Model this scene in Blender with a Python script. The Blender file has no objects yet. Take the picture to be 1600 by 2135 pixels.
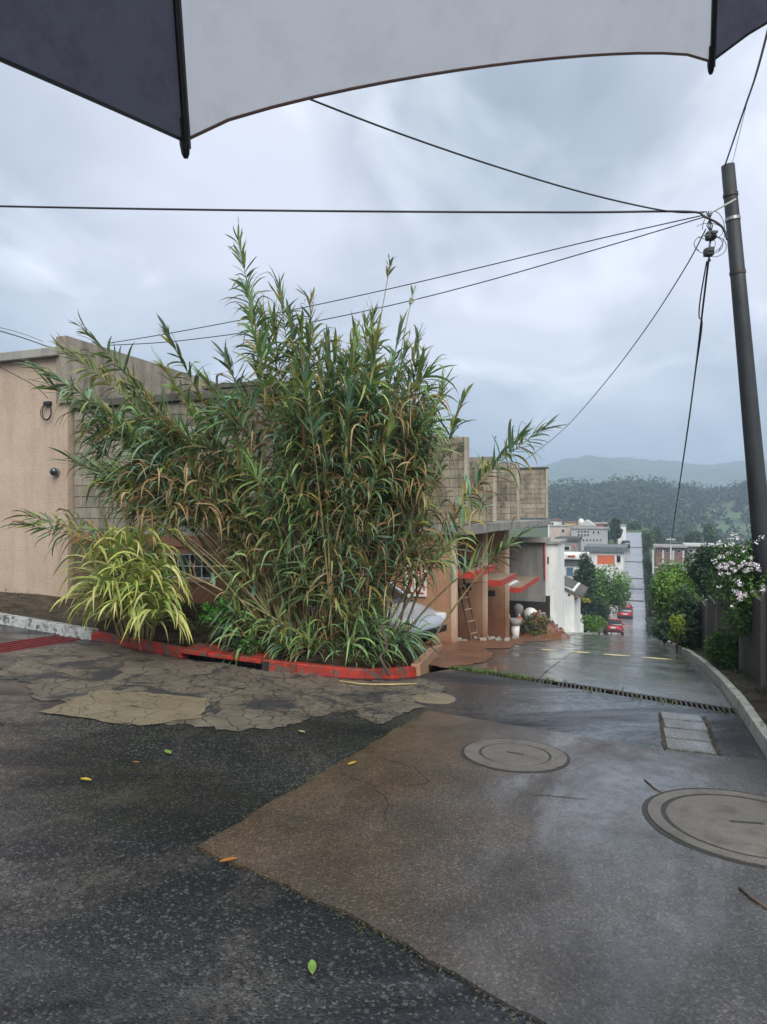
import bpy, bmesh, math, random
import numpy as np
from mathutils import Vector, Matrix

# ------------------------------------------------------------------ camera, sky, sun, exposure
scene = bpy.context.scene
TH = math.radians(20.7)
CT, ST = math.cos(TH), math.sin(TH)
FPX, CAMZ = 1400.0, 1.7
cam_d = bpy.data.cameras.new('camera')
cam = bpy.data.objects.new('camera', cam_d)
scene.collection.objects.link(cam)
cam.location = (0, 0, CAMZ)
cam.rotation_euler = (math.radians(90), 0, TH)
cam_d.sensor_width = 36.0
cam_d.sensor_fit = 'AUTO'
cam_d.lens = FPX / 2135 * 36
cam_d.clip_start = 0.02
cam_d.clip_end = 8000
scene.camera = cam

SUN_EL, SUN_AZ = math.radians(46), math.radians(146)     # azimuth of the sun seen from the ground, from +y clockwise
world = bpy.data.worlds.new('World')
scene.world = world
world.use_nodes = True

CLOUD1, CLOUD2 = (9, 4, 0), (6, 3, 0)
def build_world():
    nt = world.node_tree
    for n in list(nt.nodes):
        nt.nodes.remove(n)
    L = nt.links.new
    def nd(t, **k):
        n = nt.nodes.new(t)
        for a, b in k.items():
            setattr(n, a, b)
        return n
    out = nd('ShaderNodeOutputWorld')
    sky = nd('ShaderNodeTexSky', sky_type='NISHITA')
    sky.sun_disc = False
    sky.sun_elevation = SUN_EL
    sky.sun_rotation = SUN_AZ
    bg1 = nd('ShaderNodeBackground')
    bg1.inputs['Strength'].default_value = 0.05
    L(sky.outputs[0], bg1.inputs['Color'])
    tc = nd('ShaderNodeTexCoord')
    sep = nd('ShaderNodeSeparateXYZ')
    L(tc.outputs['Generated'], sep.inputs[0])
    mx = nd('ShaderNodeMath', operation='MAXIMUM'); mx.inputs[1].default_value = 0.0
    L(sep.outputs['Z'], mx.inputs[0])
    ad = nd('ShaderNodeMath', operation='ADD'); ad.inputs[1].default_value = 0.6
    L(mx.outputs[0], ad.inputs[0])
    cx = nd('ShaderNodeCombineXYZ')
    for i, s in enumerate('XY'):
        dv = nd('ShaderNodeMath', operation='DIVIDE')
        L(sep.outputs[s], dv.inputs[0]); L(ad.outputs[0], dv.inputs[1]); L(dv.outputs[0], cx.inputs[i])
    n1 = nd('ShaderNodeTexNoise'); n1.inputs['Scale'].default_value = 1.5
    n1.inputs['Detail'].default_value = 5; n1.inputs['Roughness'].default_value = 0.5; n1.inputs['Distortion'].default_value = 0.5
    mp1 = nd('ShaderNodeMapping'); mp1.inputs['Location'].default_value = CLOUD1
    L(cx.outputs[0], mp1.inputs['Vector']); L(mp1.outputs[0], n1.inputs['Vector'])
    n2 = nd('ShaderNodeTexNoise'); n2.inputs['Scale'].default_value = 3.0
    n2.inputs['Detail'].default_value = 7; n2.inputs['Roughness'].default_value = 0.55; n2.inputs['Distortion'].default_value = 0.7
    mp = nd('ShaderNodeMapping'); mp.inputs['Location'].default_value = CLOUD2
    L(cx.outputs[0], mp.inputs['Vector']); L(mp.outputs[0], n2.inputs['Vector'])
    r1 = nd('ShaderNodeValToRGB')
    e = r1.color_ramp.elements
    e[0].position = 0.36; e[0].color = (0.105, 0.128, 0.149, 1)
    e[1].position = 0.60; e[1].color = (0.268, 0.277, 0.315, 1)
    L(n1.outputs[0], r1.inputs[0])
    r2 = nd('ShaderNodeValToRGB')
    e = r2.color_ramp.elements
    e[0].position = 0.53; e[0].color = (0, 0, 0, 1)
    e[1].position = 0.80; e[1].color = (0.17, 0.175, 0.18, 1)
    L(n2.outputs[0], r2.inputs[0])
    sm = nd('ShaderNodeMix', data_type='RGBA', blend_type='ADD')
    sm.inputs[0].default_value = 1.0
    L(r1.outputs[0], sm.inputs[6]); L(r2.outputs[0], sm.inputs[7])
    bg2 = nd('ShaderNodeBackground')
    L(sm.outputs[2], bg2.inputs['Color'])
    mixs = nd('ShaderNodeMixShader'); mixs.inputs[0].default_value = 0.93
    L(bg1.outputs[0], mixs.inputs[1]); L(bg2.outputs[0], mixs.inputs[2])
    L(mixs.outputs[0], out.inputs['Surface'])
build_world()

sun_d = bpy.data.lights.new('sun', 'SUN')
sun_d.energy = 1.5
sun_d.angle = math.radians(50)
sun_d.color = (1.0, 0.97, 0.93)
sun = bpy.data.objects.new('sun', sun_d)
scene.collection.objects.link(sun)
sdir = Vector((math.sin(SUN_AZ) * math.cos(SUN_EL), math.cos(SUN_AZ) * math.cos(SUN_EL), math.sin(SUN_EL)))
sun.rotation_euler = (-sdir).to_track_quat('-Z', 'Y').to_euler()
sun.location = sdir * 60

scene.view_settings.view_transform = 'Standard'
scene.view_settings.look = 'None'
scene.view_settings.gamma = 1
scene.view_settings.use_curve_mapping = False
scene.view_settings.exposure = 1.8
scene.render.engine = 'CYCLES'
scene.cycles.use_denoising = True
scene.cycles.max_bounces = 8
scene.cycles.transparent_max_bounces = 8
scene.cycles.volume_bounces = 0
scene.cycles.use_adaptive_sampling = True
scene.cycles.adaptive_threshold = 0.01

random.seed(7)
rng = np.random.default_rng(7)
COL = scene.collection

# ------------------------------------------------------------------ terrain: x to the right of the street, y along it
PV = [-60, 0, 6, 8, 10, 14.6, 22, 36, 64, 72, 78, 84, 95, 160, 175, 200]
PZ = [2.0, 0, -.27, -.38, -.58, -1.2, -2.4, -4.6, -9.4, -10.6, -11.1, -11.0, -10.3, -4.2, -3.0, -2.4]
def smst(a, b, x):
    t = np.clip((np.asarray(x, float) - a) / (b - a), 0, 1)
    return t * t * (3 - 2 * t)
def zr(v):
    v = np.asarray(v, float)
    return sum(np.interp(v + d, PV, PZ) for d in (-1.2, -.8, -.4, 0, .4, .8, 1.2)) / 7
def gz(u, v):
    return zr(v) + .06 * np.maximum(0, -3 - np.asarray(u, float)) * (1 - smst(10.5, 14, v))
def g(u, v):
    return float(gz(u, v))
def at(px, py, Y):
    """a point Y metres in front of the view at a bearing and elevation read off the photograph"""
    a, b = (px - 800) / FPX, (1067.5 - py) / FPX
    return Vector(((a * CT - ST) * Y, (a * ST + CT) * Y, CAMZ + b * Y))

# ------------------------------------------------------------------ object helpers
def link(o, parent=None):
    COL.objects.link(o)
    if parent is not None:
        o.parent = parent
    return o
def tag(o, label=None, cat=None, group=None, kind=None):
    if label: o['label'] = label
    if cat: o['category'] = cat
    if group: o['group'] = group
    if kind: o['kind'] = kind
    return o
def thing(name, label, cat, loc=(0, 0, 0), rz=0, group=None):
    o = bpy.data.objects.new(name, None)
    o.empty_display_size = .2
    o.location = loc
    o.rotation_euler = (0, 0, rz)
    link(o)
    return tag(o, label, cat, group)

class MB:
    def __init__(s):
        s.v = []; s.f = []; s.m = []; s.mats = []; s.cur = 0
    def mat(s, m):
        if m not in s.mats: s.mats.append(m)
        s.cur = s.mats.index(m); return s
    def add(s, vs, fs):
        o = len(s.v)
        s.v += [tuple(map(float, p)) for p in vs]
        for f in fs:
            s.f.append([o + i for i in f]); s.m.append(s.cur)
        return s
    def box(s, c, d, rz=0, M=None):
        x, y, z = d[0] / 2, d[1] / 2, d[2] / 2
        pts = [Vector((a * x, b * y, e * z)) for e in (-1, 1) for b in (-1, 1) for a in (-1, 1)]
        if M is not None: pts = [M @ p for p in pts]
        elif rz:
            R = Matrix.Rotation(rz, 3, 'Z'); pts = [R @ p for p in pts]
        c = Vector(c)
        return s.add([p + c for p in pts], [(0, 2, 3, 1), (4, 5, 7, 6), (0, 1, 5, 4), (2, 6, 7, 3), (0, 4, 6, 2), (1, 3, 7, 5)])
    def b2(s, lo, hi):
        return s.box([(a + b) / 2 for a, b in zip(lo, hi)], [b - a for a, b in zip(lo, hi)])
    def tube(s, pts, r, n=8, cap=True):
        pts = [Vector(p) for p in pts]
        rs = r if isinstance(r, (list, tuple)) else [r] * len(pts)
        o = len(s.v); prev = None
        for i, p in enumerate(pts):
            d = (pts[min(i + 1, len(pts) - 1)] - pts[max(i - 1, 0)])
            d = d.normalized() if d.length > 1e-9 else Vector((0, 0, 1))
            if prev is None:
                a = d.orthogonal().normalized()
            else:
                a = prev - d * prev.dot(d)
                a = a.normalized() if a.length > 1e-6 else d.orthogonal().normalized()
            prev = a; b = d.cross(a)
            for k in range(n):
                w = 2 * math.pi * k / n
                s.v.append(tuple(p + (a * math.cos(w) + b * math.sin(w)) * rs[i]))
        for i in range(len(pts) - 1):
            for k in range(n):
                s.f.append([o + i * n + k, o + i * n + (k + 1) % n, o + (i + 1) * n + (k + 1) % n, o + (i + 1) * n + k]); s.m.append(s.cur)
        if cap:
            s.f.append([o + k for k in range(n)][::-1]); s.m.append(s.cur)
            e = o + (len(pts) - 1) * n
            s.f.append([e + k for k in range(n)]); s.m.append(s.cur)
        return s
    def lathe(s, prof, n=20, c=(0, 0, 0)):
        o = len(s.v)
        for r, z in prof:
            for k in range(n):
                w = 2 * math.pi * k / n
                s.v.append((c[0] + r * math.cos(w), c[1] + r * math.sin(w), c[2] + z))
        for i in range(len(prof) - 1):
            for k in range(n):
                s.f.append([o + i * n + k, o + i * n + (k + 1) % n, o + (i + 1) * n + (k + 1) % n, o + (i + 1) * n + k]); s.m.append(s.cur)
        s.f.append([o + k for k in range(n)][::-1]); s.m.append(s.cur)
        e = o + (len(prof) - 1) * n
        s.f.append([e + k for k in range(n)]); s.m.append(s.cur)
        return s
    def prism(s, poly, a, b, fn):
        """poly 2-D outline swept from a to b; fn(p, q, t) gives the 3-D point"""
        n = len(poly)
        vs = [fn(p, q, a) for p, q in poly] + [fn(p, q, b) for p, q in poly]
        return s.add(vs, [list(range(n))[::-1], list(range(n, 2 * n))] + [(i, (i + 1) % n, n + (i + 1) % n, n + i) for i in range(n)])
    def build(s, name, m=None, parent=None, smooth=False, bevel=0, loc=None):
        me = bpy.data.meshes.new(name)
        vs = s.v if loc is None else [(x - loc[0], y - loc[1], z - loc[2]) for x, y, z in s.v]
        me.from_pydata(vs, [], s.f)
        for mm in (s.mats or [m]): me.materials.append(mm)
        if len(s.mats) > 1: me.polygons.foreach_set('material_index', s.m)
        bm = bmesh.new(); bm.from_mesh(me)
        bmesh.ops.recalc_face_normals(bm, faces=bm.faces)
        if bevel:
            bmesh.ops.bevel(bm, geom=[e for e in bm.edges if e.calc_face_angle(0) > .6], offset=bevel, segments=2, profile=.6, affect='EDGES')
        bm.to_mesh(me); bm.free()
        if smooth:
            me.polygons.foreach_set('use_smooth', [True] * len(me.polygons))
        o = bpy.data.objects.new(name, me)
        if loc is not None: o.location = loc
        return link(o, parent)

def fast_mesh(name, verts, faces, mat, parent=None, col=None, smooth=False):
    verts = np.asarray(verts, np.float32).reshape(-1, 3)
    faces = np.asarray(faces, np.int32)
    k = faces.shape[1]
    me = bpy.data.meshes.new(name)
    me.vertices.add(len(verts)); me.vertices.foreach_set('co', verts.ravel())
    me.loops.add(faces.size); me.loops.foreach_set('vertex_index', faces.ravel())
    me.polygons.add(len(faces))
    me.polygons.foreach_set('loop_start', np.arange(0, faces.size, k, dtype=np.int32))
    if smooth: me.polygons.foreach_set('use_smooth', np.ones(len(faces), bool))
    if col is not None:
        c = np.ones((len(verts), 4), np.float32); c[:, :3] = np.asarray(col, np.float32).reshape(-1, 3)
        a = me.color_attributes.new('Col', 'FLOAT_COLOR', 'POINT'); a.data.foreach_set('color', c.ravel())
    me.update(); me.validate()
    me.materials.append(mat)
    return link(bpy.data.objects.new(name, me), parent)

def copy_of(o, parent, loc=None, rot=None, scale=None, name=None):
    c = o.copy()
    if name: c.name = name
    COL.objects.link(c); c.parent = parent
    if loc is not None: c.location = loc
    if rot is not None: c.rotation_euler = rot
    if scale is not None: c.scale = scale
    return c

# ------------------------------------------------------------------ materials
def new_mat(name):
    m = bpy.data.materials.new(name); m.use_nodes = True
    nt = m.node_tree
    for n in list(nt.nodes): nt.nodes.remove(n)
    return m, nt
class G:
    def __init__(s, nt): s.nt = nt
    def n(s, t, ins=None, **k):
        nd = s.nt.nodes.new(t)
        for a, b in k.items(): setattr(nd, a, b)
        for a, b in (ins or {}).items():
            if isinstance(b, bpy.types.NodeSocket): s.nt.links.new(b, nd.inputs[a])
            else: nd.inputs[a].default_value = b
        return nd
    def pos(s, sc=(1, 1, 1), loc=(0, 0, 0), obj=False, rz=0.0):
        src = s.n('ShaderNodeTexCoord').outputs['Object'] if obj else s.n('ShaderNodeNewGeometry').outputs['Position']
        if rz: src = s.n('ShaderNodeMapping', {'Vector': src, 'Rotation': (0, 0, rz)}).outputs[0]
        return s.n('ShaderNodeMapping', {'Vector': src, 'Scale': sc, 'Location': loc}).outputs[0]
    def noise(s, vec, scale, detail=4, rough=.55, dist=0):
        return s.n('ShaderNodeTexNoise', {'Vector': vec, 'Scale': scale, 'Detail': detail, 'Roughness': rough, 'Distortion': dist}).outputs[0]
    def vor(s, vec, scale, feature='F1', out=0, rand=1.0):
        return s.n('ShaderNodeTexVoronoi', {'Vector': vec, 'Scale': scale, 'Randomness': rand}, feature=feature).outputs[out]
    def ramp(s, fac, stops):
        nd = s.n('ShaderNodeValToRGB', {'Fac': fac}); r = nd.color_ramp
        while len(r.elements) < len(stops): r.elements.new(.5)
        for e, (p, c) in zip(r.elements, stops):
            e.position = p
            e.color = (c, c, c, 1) if isinstance(c, (int, float)) else (*c, 1)
        return nd.outputs[0]
    def mix(s, f, a, b, mode='MIX'):
        n = s.n('ShaderNodeMix', {0: f}, data_type='RGBA', blend_type=mode)
        for i, x in ((6, a), (7, b)):
            if isinstance(x, bpy.types.NodeSocket): s.nt.links.new(x, n.inputs[i])
            else: n.inputs[i].default_value = (*x, 1) if len(x) == 3 else x
        return n.outputs[2]
    def math(s, op, a, b=0.0, c=0.0):
        n = s.n('ShaderNodeMath', operation=op)
        for i, x in enumerate((a, b, c)):
            if isinstance(x, bpy.types.NodeSocket): s.nt.links.new(x, n.inputs[i])
            else: n.inputs[i].default_value = x
        return n.outputs[0]
    def bump(s, h, strength=.5, dist=.01, normal=None):
        i = {'Height': h, 'Strength': strength, 'Distance': dist}
        if normal is not None: i['Normal'] = normal
        return s.n('ShaderNodeBump', i).outputs[0]
    def out(s, **k):
        p = s.n('ShaderNodeBsdfPrincipled', {a.replace('_', ' '): b for a, b in k.items()})
        s.n('ShaderNodeOutputMaterial', {'Surface': p.outputs[0]})
        return p

def plain(name, c, rough=.5, metal=0.0, var=.15, scale=6, bump=0.0, spec=.5, obj=False, bscale=40):
    m, nt = new_mat(name); q = G(nt)
    P = q.pos(obj=obj)
    f = q.noise(P, scale, 5)
    lo = tuple(x * (1 - var) for x in c); hi = tuple(min(1, x * (1 + var)) for x in c)
    k = dict(Base_Color=q.ramp(f, [(.3, lo), (.7, hi)]), Roughness=rough, Metallic=metal)
    k['Specular_IOR_Level'] = spec
    if bump: k['Normal'] = q.bump(q.noise(P, bscale, 4), bump, .01)
    q.out(**k)
    return m

def wallm(name, c1, c2, stain=(.09, .08, .07), st=.5, rough=.8, objrand=0.0, bump=.3, low=None, lowz=0.0, bscale=30, streak=(2.2, 2.2, .28), chip=None, sthr=(.47, .72)):
    """weathered wall: blotches, vertical water streaks, fine grain; `low` = clay splash colour near a height"""
    m, nt = new_mat(name); q = G(nt)
    P = q.pos()
    a = q.noise(P, 1.3, 6, .6)
    col = q.ramp(a, [(.3, c1), (.7, c2)])
    s1 = q.noise(q.pos(streak), 1.6, 6, .65, .3)
    s2 = q.noise(P, 9, 5, .7)
    sm = q.math('MULTIPLY', q.ramp(s1, [(sthr[0], 0.0), (sthr[1], 1.0)]), q.ramp(s2, [(.25, .35), (.7, 1.0)]))
    col = q.mix(q.math('MULTIPLY', sm, st), col, stain)
    if low is not None:
        z = q.n('ShaderNodeSeparateXYZ', {0: q.n('ShaderNodeNewGeometry').outputs['Position']}).outputs[2]
        zz = q.math('ADD', z, q.math('MULTIPLY', q.noise(P, 3, 5), .9))
        f = q.ramp(q.math('SUBTRACT', lowz + 1.05, zz), [(.0, 0.0), (.9, .85)])
        col = q.mix(f, col, low)
    if objrand:
        r = q.n('ShaderNodeObjectInfo').outputs['Random']
        col = q.mix(1.0, col, q.ramp(r, [(0, 1 - objrand), (1, 1 + objrand * .6)]), 'MULTIPLY')
    if chip is not None:
        cf = q.math('MAXIMUM', q.ramp(q.noise(P, 7, 7, .7), [(chip[1], 0.0), (chip[1] + .035, 1.0)]), q.ramp(q.noise(P, 26, 5, .7), [(chip[1] + .07, 0.0), (chip[1] + .1, 1.0)]))
        col = q.mix(cf, col, chip[0])
    grain = q.noise(P, 60, 3, .7)
    col = q.mix(.35, col, q.ramp(grain, [(.3, .55), (.7, 1.0)]), 'MULTIPLY')
    h = q.math('ADD', q.noise(P, bscale, 5, .6), q.math('MULTIPLY', q.noise(P, 3.0, 4), 2.0))
    q.out(Base_Color=col, Roughness=rough, Specular_IOR_Level=.3, Normal=q.bump(h, bump, .015))
    return m

def asphalt_mat():
    m, nt = new_mat('wet_asphalt'); q = G(nt)
    P = q.pos()
    vc = q.n('ShaderNodeTexVoronoi', {'Vector': P, 'Scale': 92.0})
    chip = q.n('ShaderNodeSeparateColor', {0: vc.outputs['Color']}).outputs[0]
    big = q.noise(P, .55, 5, .6, .6)
    mid = q.noise(P, 2.7, 5, .6)
    worn = q.math('MULTIPLY', q.ramp(big, [(.47, 0.0), (.66, 1.0)]), q.ramp(mid, [(.3, .3), (.65, 1.0)]))
    base = q.ramp(chip, [(0, (.008, .0085, .010)), (.55, (.013, .014, .016)), (.88, (.026, .026, .028)), (1.0, (.085, .084, .08))])
    wornc = q.ramp(chip, [(0, (.012, .012, .012)), (.4, (.027, .027, .026)), (.8, (.075, .072, .066)), (1.0, (.17, .165, .15))])
    col = q.mix(worn, base, wornc)
    h = q.math('SUBTRACT', 1.0, vc.outputs['Distance'])
    hh = q.math('ADD', h, q.math('MULTIPLY', q.noise(P, 140, 3), .5))
    wet = q.ramp(q.noise(P, .8, 4, .5, .4), [(.4, .34), (.62, .55)])
    n = q.bump(hh, .5, .005)
    n = q.bump(q.noise(P, 5, 4), .12, .03, n)
    v2 = q.n('ShaderNodeTexVoronoi', {'Vector': P, 'Scale': 34.0})
    c2 = q.n('ShaderNodeSeparateColor', {0: v2.outputs['Color']}).outputs[0]
    stone = q.math('MULTIPLY', q.ramp(c2, [(.78, 0.0), (.8, 1.0)]), q.ramp(v2.outputs['Distance'], [(.3, 1.0), (.42, 0.0)]))
    col = q.mix(q.math('MULTIPLY', stone, .55), col, (.10, .098, .09))
    grit = q.math('MULTIPLY', q.ramp(q.noise(q.pos((1.6, .7, 1)), .8, 7, .65, 1.0), [(.53, 0.0), (.68, .8)]), q.ramp(q.noise(P, 30, 3, .8), [(.4, 0.0), (.6, 1.0)]))
    col = q.mix(grit, col, (.10, .09, .075))
    film = q.math('MULTIPLY', q.ramp(q.noise(q.pos((.38, 1.5, 1), rz=-.5), 1.0, 7, .62, .9), [(.42, 0.0), (.6, 1.0)]), q.ramp(q.noise(P, 11, 4, .7), [(.3, .35), (.6, 1.0)]))
    track = q.ramp(q.noise(q.pos((.12, 1.3, 1)), 1.2, 4, .55), [(.4, .55), (.6, 1.0)])
    col = q.mix(1.0, col, track, 'MULTIPLY')
    cn = q.bump(hh, .22, .004)
    q.out(Base_Color=col, Roughness=wet, Normal=n, Specular_IOR_Level=.22, Coat_Weight=film, Coat_Roughness=.13, Coat_IOR=1.55, Coat_Normal=cn)
    return m

def slab_mat(name, grey, brown, bx0, bx1, chipscale=95, rough=(.3, .5), dark=.5):
    """wet exposed-aggregate concrete, clay-stained towards -x"""
    m, nt = new_mat(name); q = G(nt)
    P = q.pos()
    vc = q.n('ShaderNodeTexVoronoi', {'Vector': P, 'Scale': float(chipscale)})
    chip = q.n('ShaderNodeSeparateColor', {0: vc.outputs['Color']}).outputs[1]
    x = q.n('ShaderNodeSeparateXYZ', {0: P}).outputs[0]
    xx = q.math('ADD', x, q.math('MULTIPLY', q.math('SUBTRACT', q.noise(P, .9, 5, .6, .5), .5), 2.6))
    f = q.n('ShaderNodeMapRange', {'Value': xx, 'From Min': bx0, 'From Max': bx1, 'To Min': 1.0, 'To Max': 0.0}, interpolation_type='SMOOTHSTEP').outputs[0]
    col = q.mix(f, grey, brown)
    col = q.mix(.75, col, q.ramp(chip, [(0, .45), (.5, .8), (.85, 1.05), (1, 1.9)]), 'MULTIPLY')
    col = q.mix(dark, col, q.ramp(q.noise(P, 2.1, 6, .62), [(.3, .45), (.65, 1.05)]), 'MULTIPLY')
    h = q.math('ADD', q.math('SUBTRACT', 1.0, vc.outputs['Distance']), q.math('MULTIPLY', q.noise(P, 50, 4), .8))
    n = q.bump(h, .35, .005)
    n = q.bump(q.noise(P, 1.7, 4), .1, .05, n)
    r = q.ramp(q.noise(P, 1.1, 4), [(.38, rough[0]), (.62, rough[1])])
    film = q.math('MULTIPLY', q.ramp(q.noise(q.pos((1.2, .45, 1)), 1.0, 7, .62, .9), [(.43, 0.0), (.6, 1.0)]), q.ramp(q.noise(P, 9, 4, .7), [(.3, .4), (.6, 1.0)]))
    cn = q.bump(h, .12, .003)
    q.out(Base_Color=col, Roughness=r, Normal=n, Specular_IOR_Level=.3, Coat_Weight=film, Coat_Roughness=.09, Coat_IOR=1.48, Coat_Normal=cn)
    return m

def crack_mat(name, c1, c2, asph=0.0, cscale=4.2, crackw=.03, gated=False):
    """crazed concrete skin worn thin; with asph > 0 the tar underneath shows through"""
    m, nt = new_mat(name); q = G(nt)
    P = q.pos()
    w = q.n('ShaderNodeTexNoise', {'Vector': P, 'Scale': 6.0, 'Detail': 4.0})
    PW = q.n('ShaderNodeVectorMath', {0: P, 1: q.n('ShaderNodeVectorMath', {0: w.outputs[1], 'Scale': .12}, operation='SCALE').outputs[0]}, operation='ADD').outputs[0]
    e = q.vor(PW, cscale, 'DISTANCE_TO_EDGE')
    e2 = q.vor(PW, cscale * 2.7, 'DISTANCE_TO_EDGE')
    gate = q.ramp(q.noise(P, 1.4, 3), [(.42, 1.0), (.6, 0.0)])
    cr = q.ramp(e, [(0, 0.0), (crackw, 1.0)])
    cr2 = q.math('MAXIMUM', q.ramp(e2, [(0, 0.0), (crackw * 1.2, 1.0)]), gate)
    if gated: cr = q.math('MAXIMUM', cr, q.ramp(q.noise(P, .9, 3), [(.5, 0.0), (.58, 1.0)]))
    ck = q.math('MULTIPLY', cr, cr2)
    col = q.ramp(q.noise(P, 3.1, 6, .6), [(.3, c1), (.7, c2)])
    col = q.mix(.5, col, q.ramp(q.noise(P, 45, 3, .7), [(.3, .5), (.7, 1.15)]), 'MULTIPLY')
    if asph:
        a = q.math('MULTIPLY', q.ramp(q.noise(P, 1.9, 7, .68, .6), [(.5, 0.0), (.57, 1.0)]), asph)
        col = q.mix(a, col, (.028, .028, .03))
    col = q.mix(ck, (.018, .017, .015), col)
    h = q.math('ADD', q.math('MULTIPLY', ck, 2.0), q.noise(P, 25, 5, .65))
    q.out(Base_Color=col, Roughness=.5, Normal=q.bump(h, .6, .012), Specular_IOR_Level=.4)
    return m

def leaf_mat(name, trans=.36, rough=.38, spec=.4):
    m, nt = new_mat(name); q = G(nt)
    c = q.n('ShaderNodeAttribute', attribute_name='Col').outputs[0]
    P = q.pos()
    c = q.mix(.5, c, q.ramp(q.noise(P, 9, 3), [(.3, .7), (.7, 1.2)]), 'MULTIPLY')
    p = q.n('ShaderNodeBsdfPrincipled', {'Base Color': c, 'Roughness': rough, 'Specular IOR Level': spec})
    t = q.n('ShaderNodeBsdfTranslucent', {'Color': q.mix(.5, c, (.5, .6, .1), 'MULTIPLY')})
    mx = q.n('ShaderNodeMixShader', {0: trans, 1: p.outputs[0], 2: t.outputs[0]})
    q.n('ShaderNodeOutputMaterial', {'Surface': mx.outputs[0]})
    return m

M = {}
M['asphalt'] = asphalt_mat()
M['slab'] = slab_mat('aggregate_slab', (.070, .067, .063), (.088, .060, .039), -2.3, .3, dark=.8)
M['road'] = slab_mat('wet_road_concrete', (.115, .113, .104), (.095, .068, .045), -4.6, -2.4, 60, (.07, .30), .7)
M['roadfar'] = plain('wet_far_road', (.20, .20, .20), .16, 0, .25, .8, 0)
M['paver'] = slab_mat('paver_concrete', (.13, .128, .115), (.15, .13, .10), -9, -8, 70, (.35, .5))
M['manhole'] = wallm('manhole_concrete', (.105, .096, .082), (.155, .14, .118), (.04, .035, .028), .8, .5, 0, .5, streak=(3, 3, 3), bscale=60)
M['crack'] = crack_mat('crazed_concrete', (.085, .07, .05), (.16, .138, .105), .95)
M['patch'] = crack_mat('cement_patch', (.15, .12, .075), (.20, .168, .112), 0.0, 3.4, .012, True)
M['dirt'] = plain('dark_soil', (.026, .018, .012), .95, 0, .6, 8, 1.0, .1, bscale=24)
M['clay'] = plain('red_clay', (.15, .062, .028), .42, 0, .45, 3, .5, bscale=14)
M['verge'] = plain('mossy_verge', (.05, .038, .025), .85, 0, .6, 4, .9, .2, bscale=22)
M['earth'] = plain('green_ground', (.05, .075, .025), .9, 0, .5, .6, .5)
M['far'] = plain('far_hillside', (.06, .095, .035), .95, 0, .6, .03, 0)
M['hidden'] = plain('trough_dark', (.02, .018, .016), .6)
M['redk'] = wallm('red_kerb_paint', (.30, .022, .012), (.42, .035, .016), (.035, .025, .018), 1.0, .5, 0, .35, streak=(3, 3, 3), chip=((.08, .066, .052), .53), sthr=(.40, .62))
M['whitek'] = wallm('white_kerb_paint', (.30, .31, .30), (.46, .47, .46), (.035, .035, .03), 1.0, .55, 0, .4, streak=(4, 4, 4), chip=((.10, .095, .085), .54))
M['kerb'] = wallm('mossy_kerb_concrete', (.34, .34, .29), (.50, .49, .43), (.05, .055, .028), 1.0, .65, 0, .6, streak=(5, 5, 5), chip=((.07, .075, .04), .6))
M['tan'] = wallm('tan_plaster', (.40, .305, .23), (.47, .365, .28), (.25, .185, .135), .7, .75, 0, .6, sthr=(.44, .74), low=(.40, .33, .25), lowz=-.75)
M['greyp'] = wallm('grey_plaster', (.25, .215, .17), (.36, .315, .255), (.075, .065, .055), .9, .85, 0, .5, sthr=(.42, .66))
M['cap'] = wallm('weathered_slab', (.25, .24, .21), (.36, .35, .32), (.05, .05, .045), .8)
M['darkcap'] = wallm('blackened_slab', (.06, .055, .05), (.13, .12, .105), (.025, .025, .022), .7)
M['block'] = wallm('concrete_block', (.25, .222, .175), (.34, .305, .245), (.075, .06, .045), .95, .9, .22, .6, sthr=(.43, .66), streak=(1.6, 1.6, .5))
M['blockw'] = wallm('warm_concrete_block', (.27, .23, .165), (.36, .31, .235), (.06, .05, .035), 1.0, .9, .22, .6, sthr=(.42, .64), streak=(1.6, 1.6, .5))
M['mortar'] = wallm('mortar', (.21, .185, .14), (.28, .245, .19), (.05, .045, .035), .7, .95)
M['brown'] = wallm('brown_painted_plaster', (.20, .095, .05), (.27, .135, .075), (.05, .03, .02), .8, .7, 0, .4)
M['umber'] = wallm('umber_painted_plaster', (.34, .185, .105), (.42, .24, .145), (.19, .10, .055), .5, .7, 0, .25, low=(.15, .058, .026), lowz=-1.35)
M['post'] = wallm('pale_end_plaster', (.50, .36, .25), (.60, .45, .33), (.25, .14, .08), .6, .75, 0, .3, low=(.22, .09, .04), lowz=-1.3)
M['endc'] = wallm('cream_end_plaster', (.34, .30, .235), (.43, .385, .31), (.10, .085, .06), .8, .8, 0, .4)
M['conc'] = wallm('raw_concrete', (.20, .19, .17), (.29, .275, .25), (.075, .07, .06), .8, .85)
M['white'] = wallm('white_plaster', (.72, .72, .68), (.80, .80, .77), (.25, .25, .22), .5, .7)
M['darkw'] = wallm('dark_mossy_plank', (.05, .045, .04), (.085, .075, .065), (.02, .02, .016), .7)
M['wpost'] = wallm('mossy_post', (.16, .15, .125), (.23, .215, .18), (.05, .05, .04), .8)
M['redf'] = plain('red_fascia', (.36, .038, .026), .5, 0, .2, 5, .2)
M['awn'] = wallm('awning_top', (.22, .17, .12), (.33, .26, .18), (.06, .05, .04), .7)
M['frame'] = plain('white_window_paint', (.45, .45, .43), .45)
M['glass'] = plain('dark_pane', (.012, .015, .014), .08, 0, .4, 4, 0, .7)
M['black'] = plain('black_rubber', (.012, .012, .013), .5)
M['cable'] = plain('cable_black', (.010, .010, .012), .5)
M['steel'] = plain('galvanised_steel', (.35, .36, .37), .4, .9, .2)
M['iron'] = plain('rusty_iron', (.055, .045, .038), .55, .4, .5, 20, .4)
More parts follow.
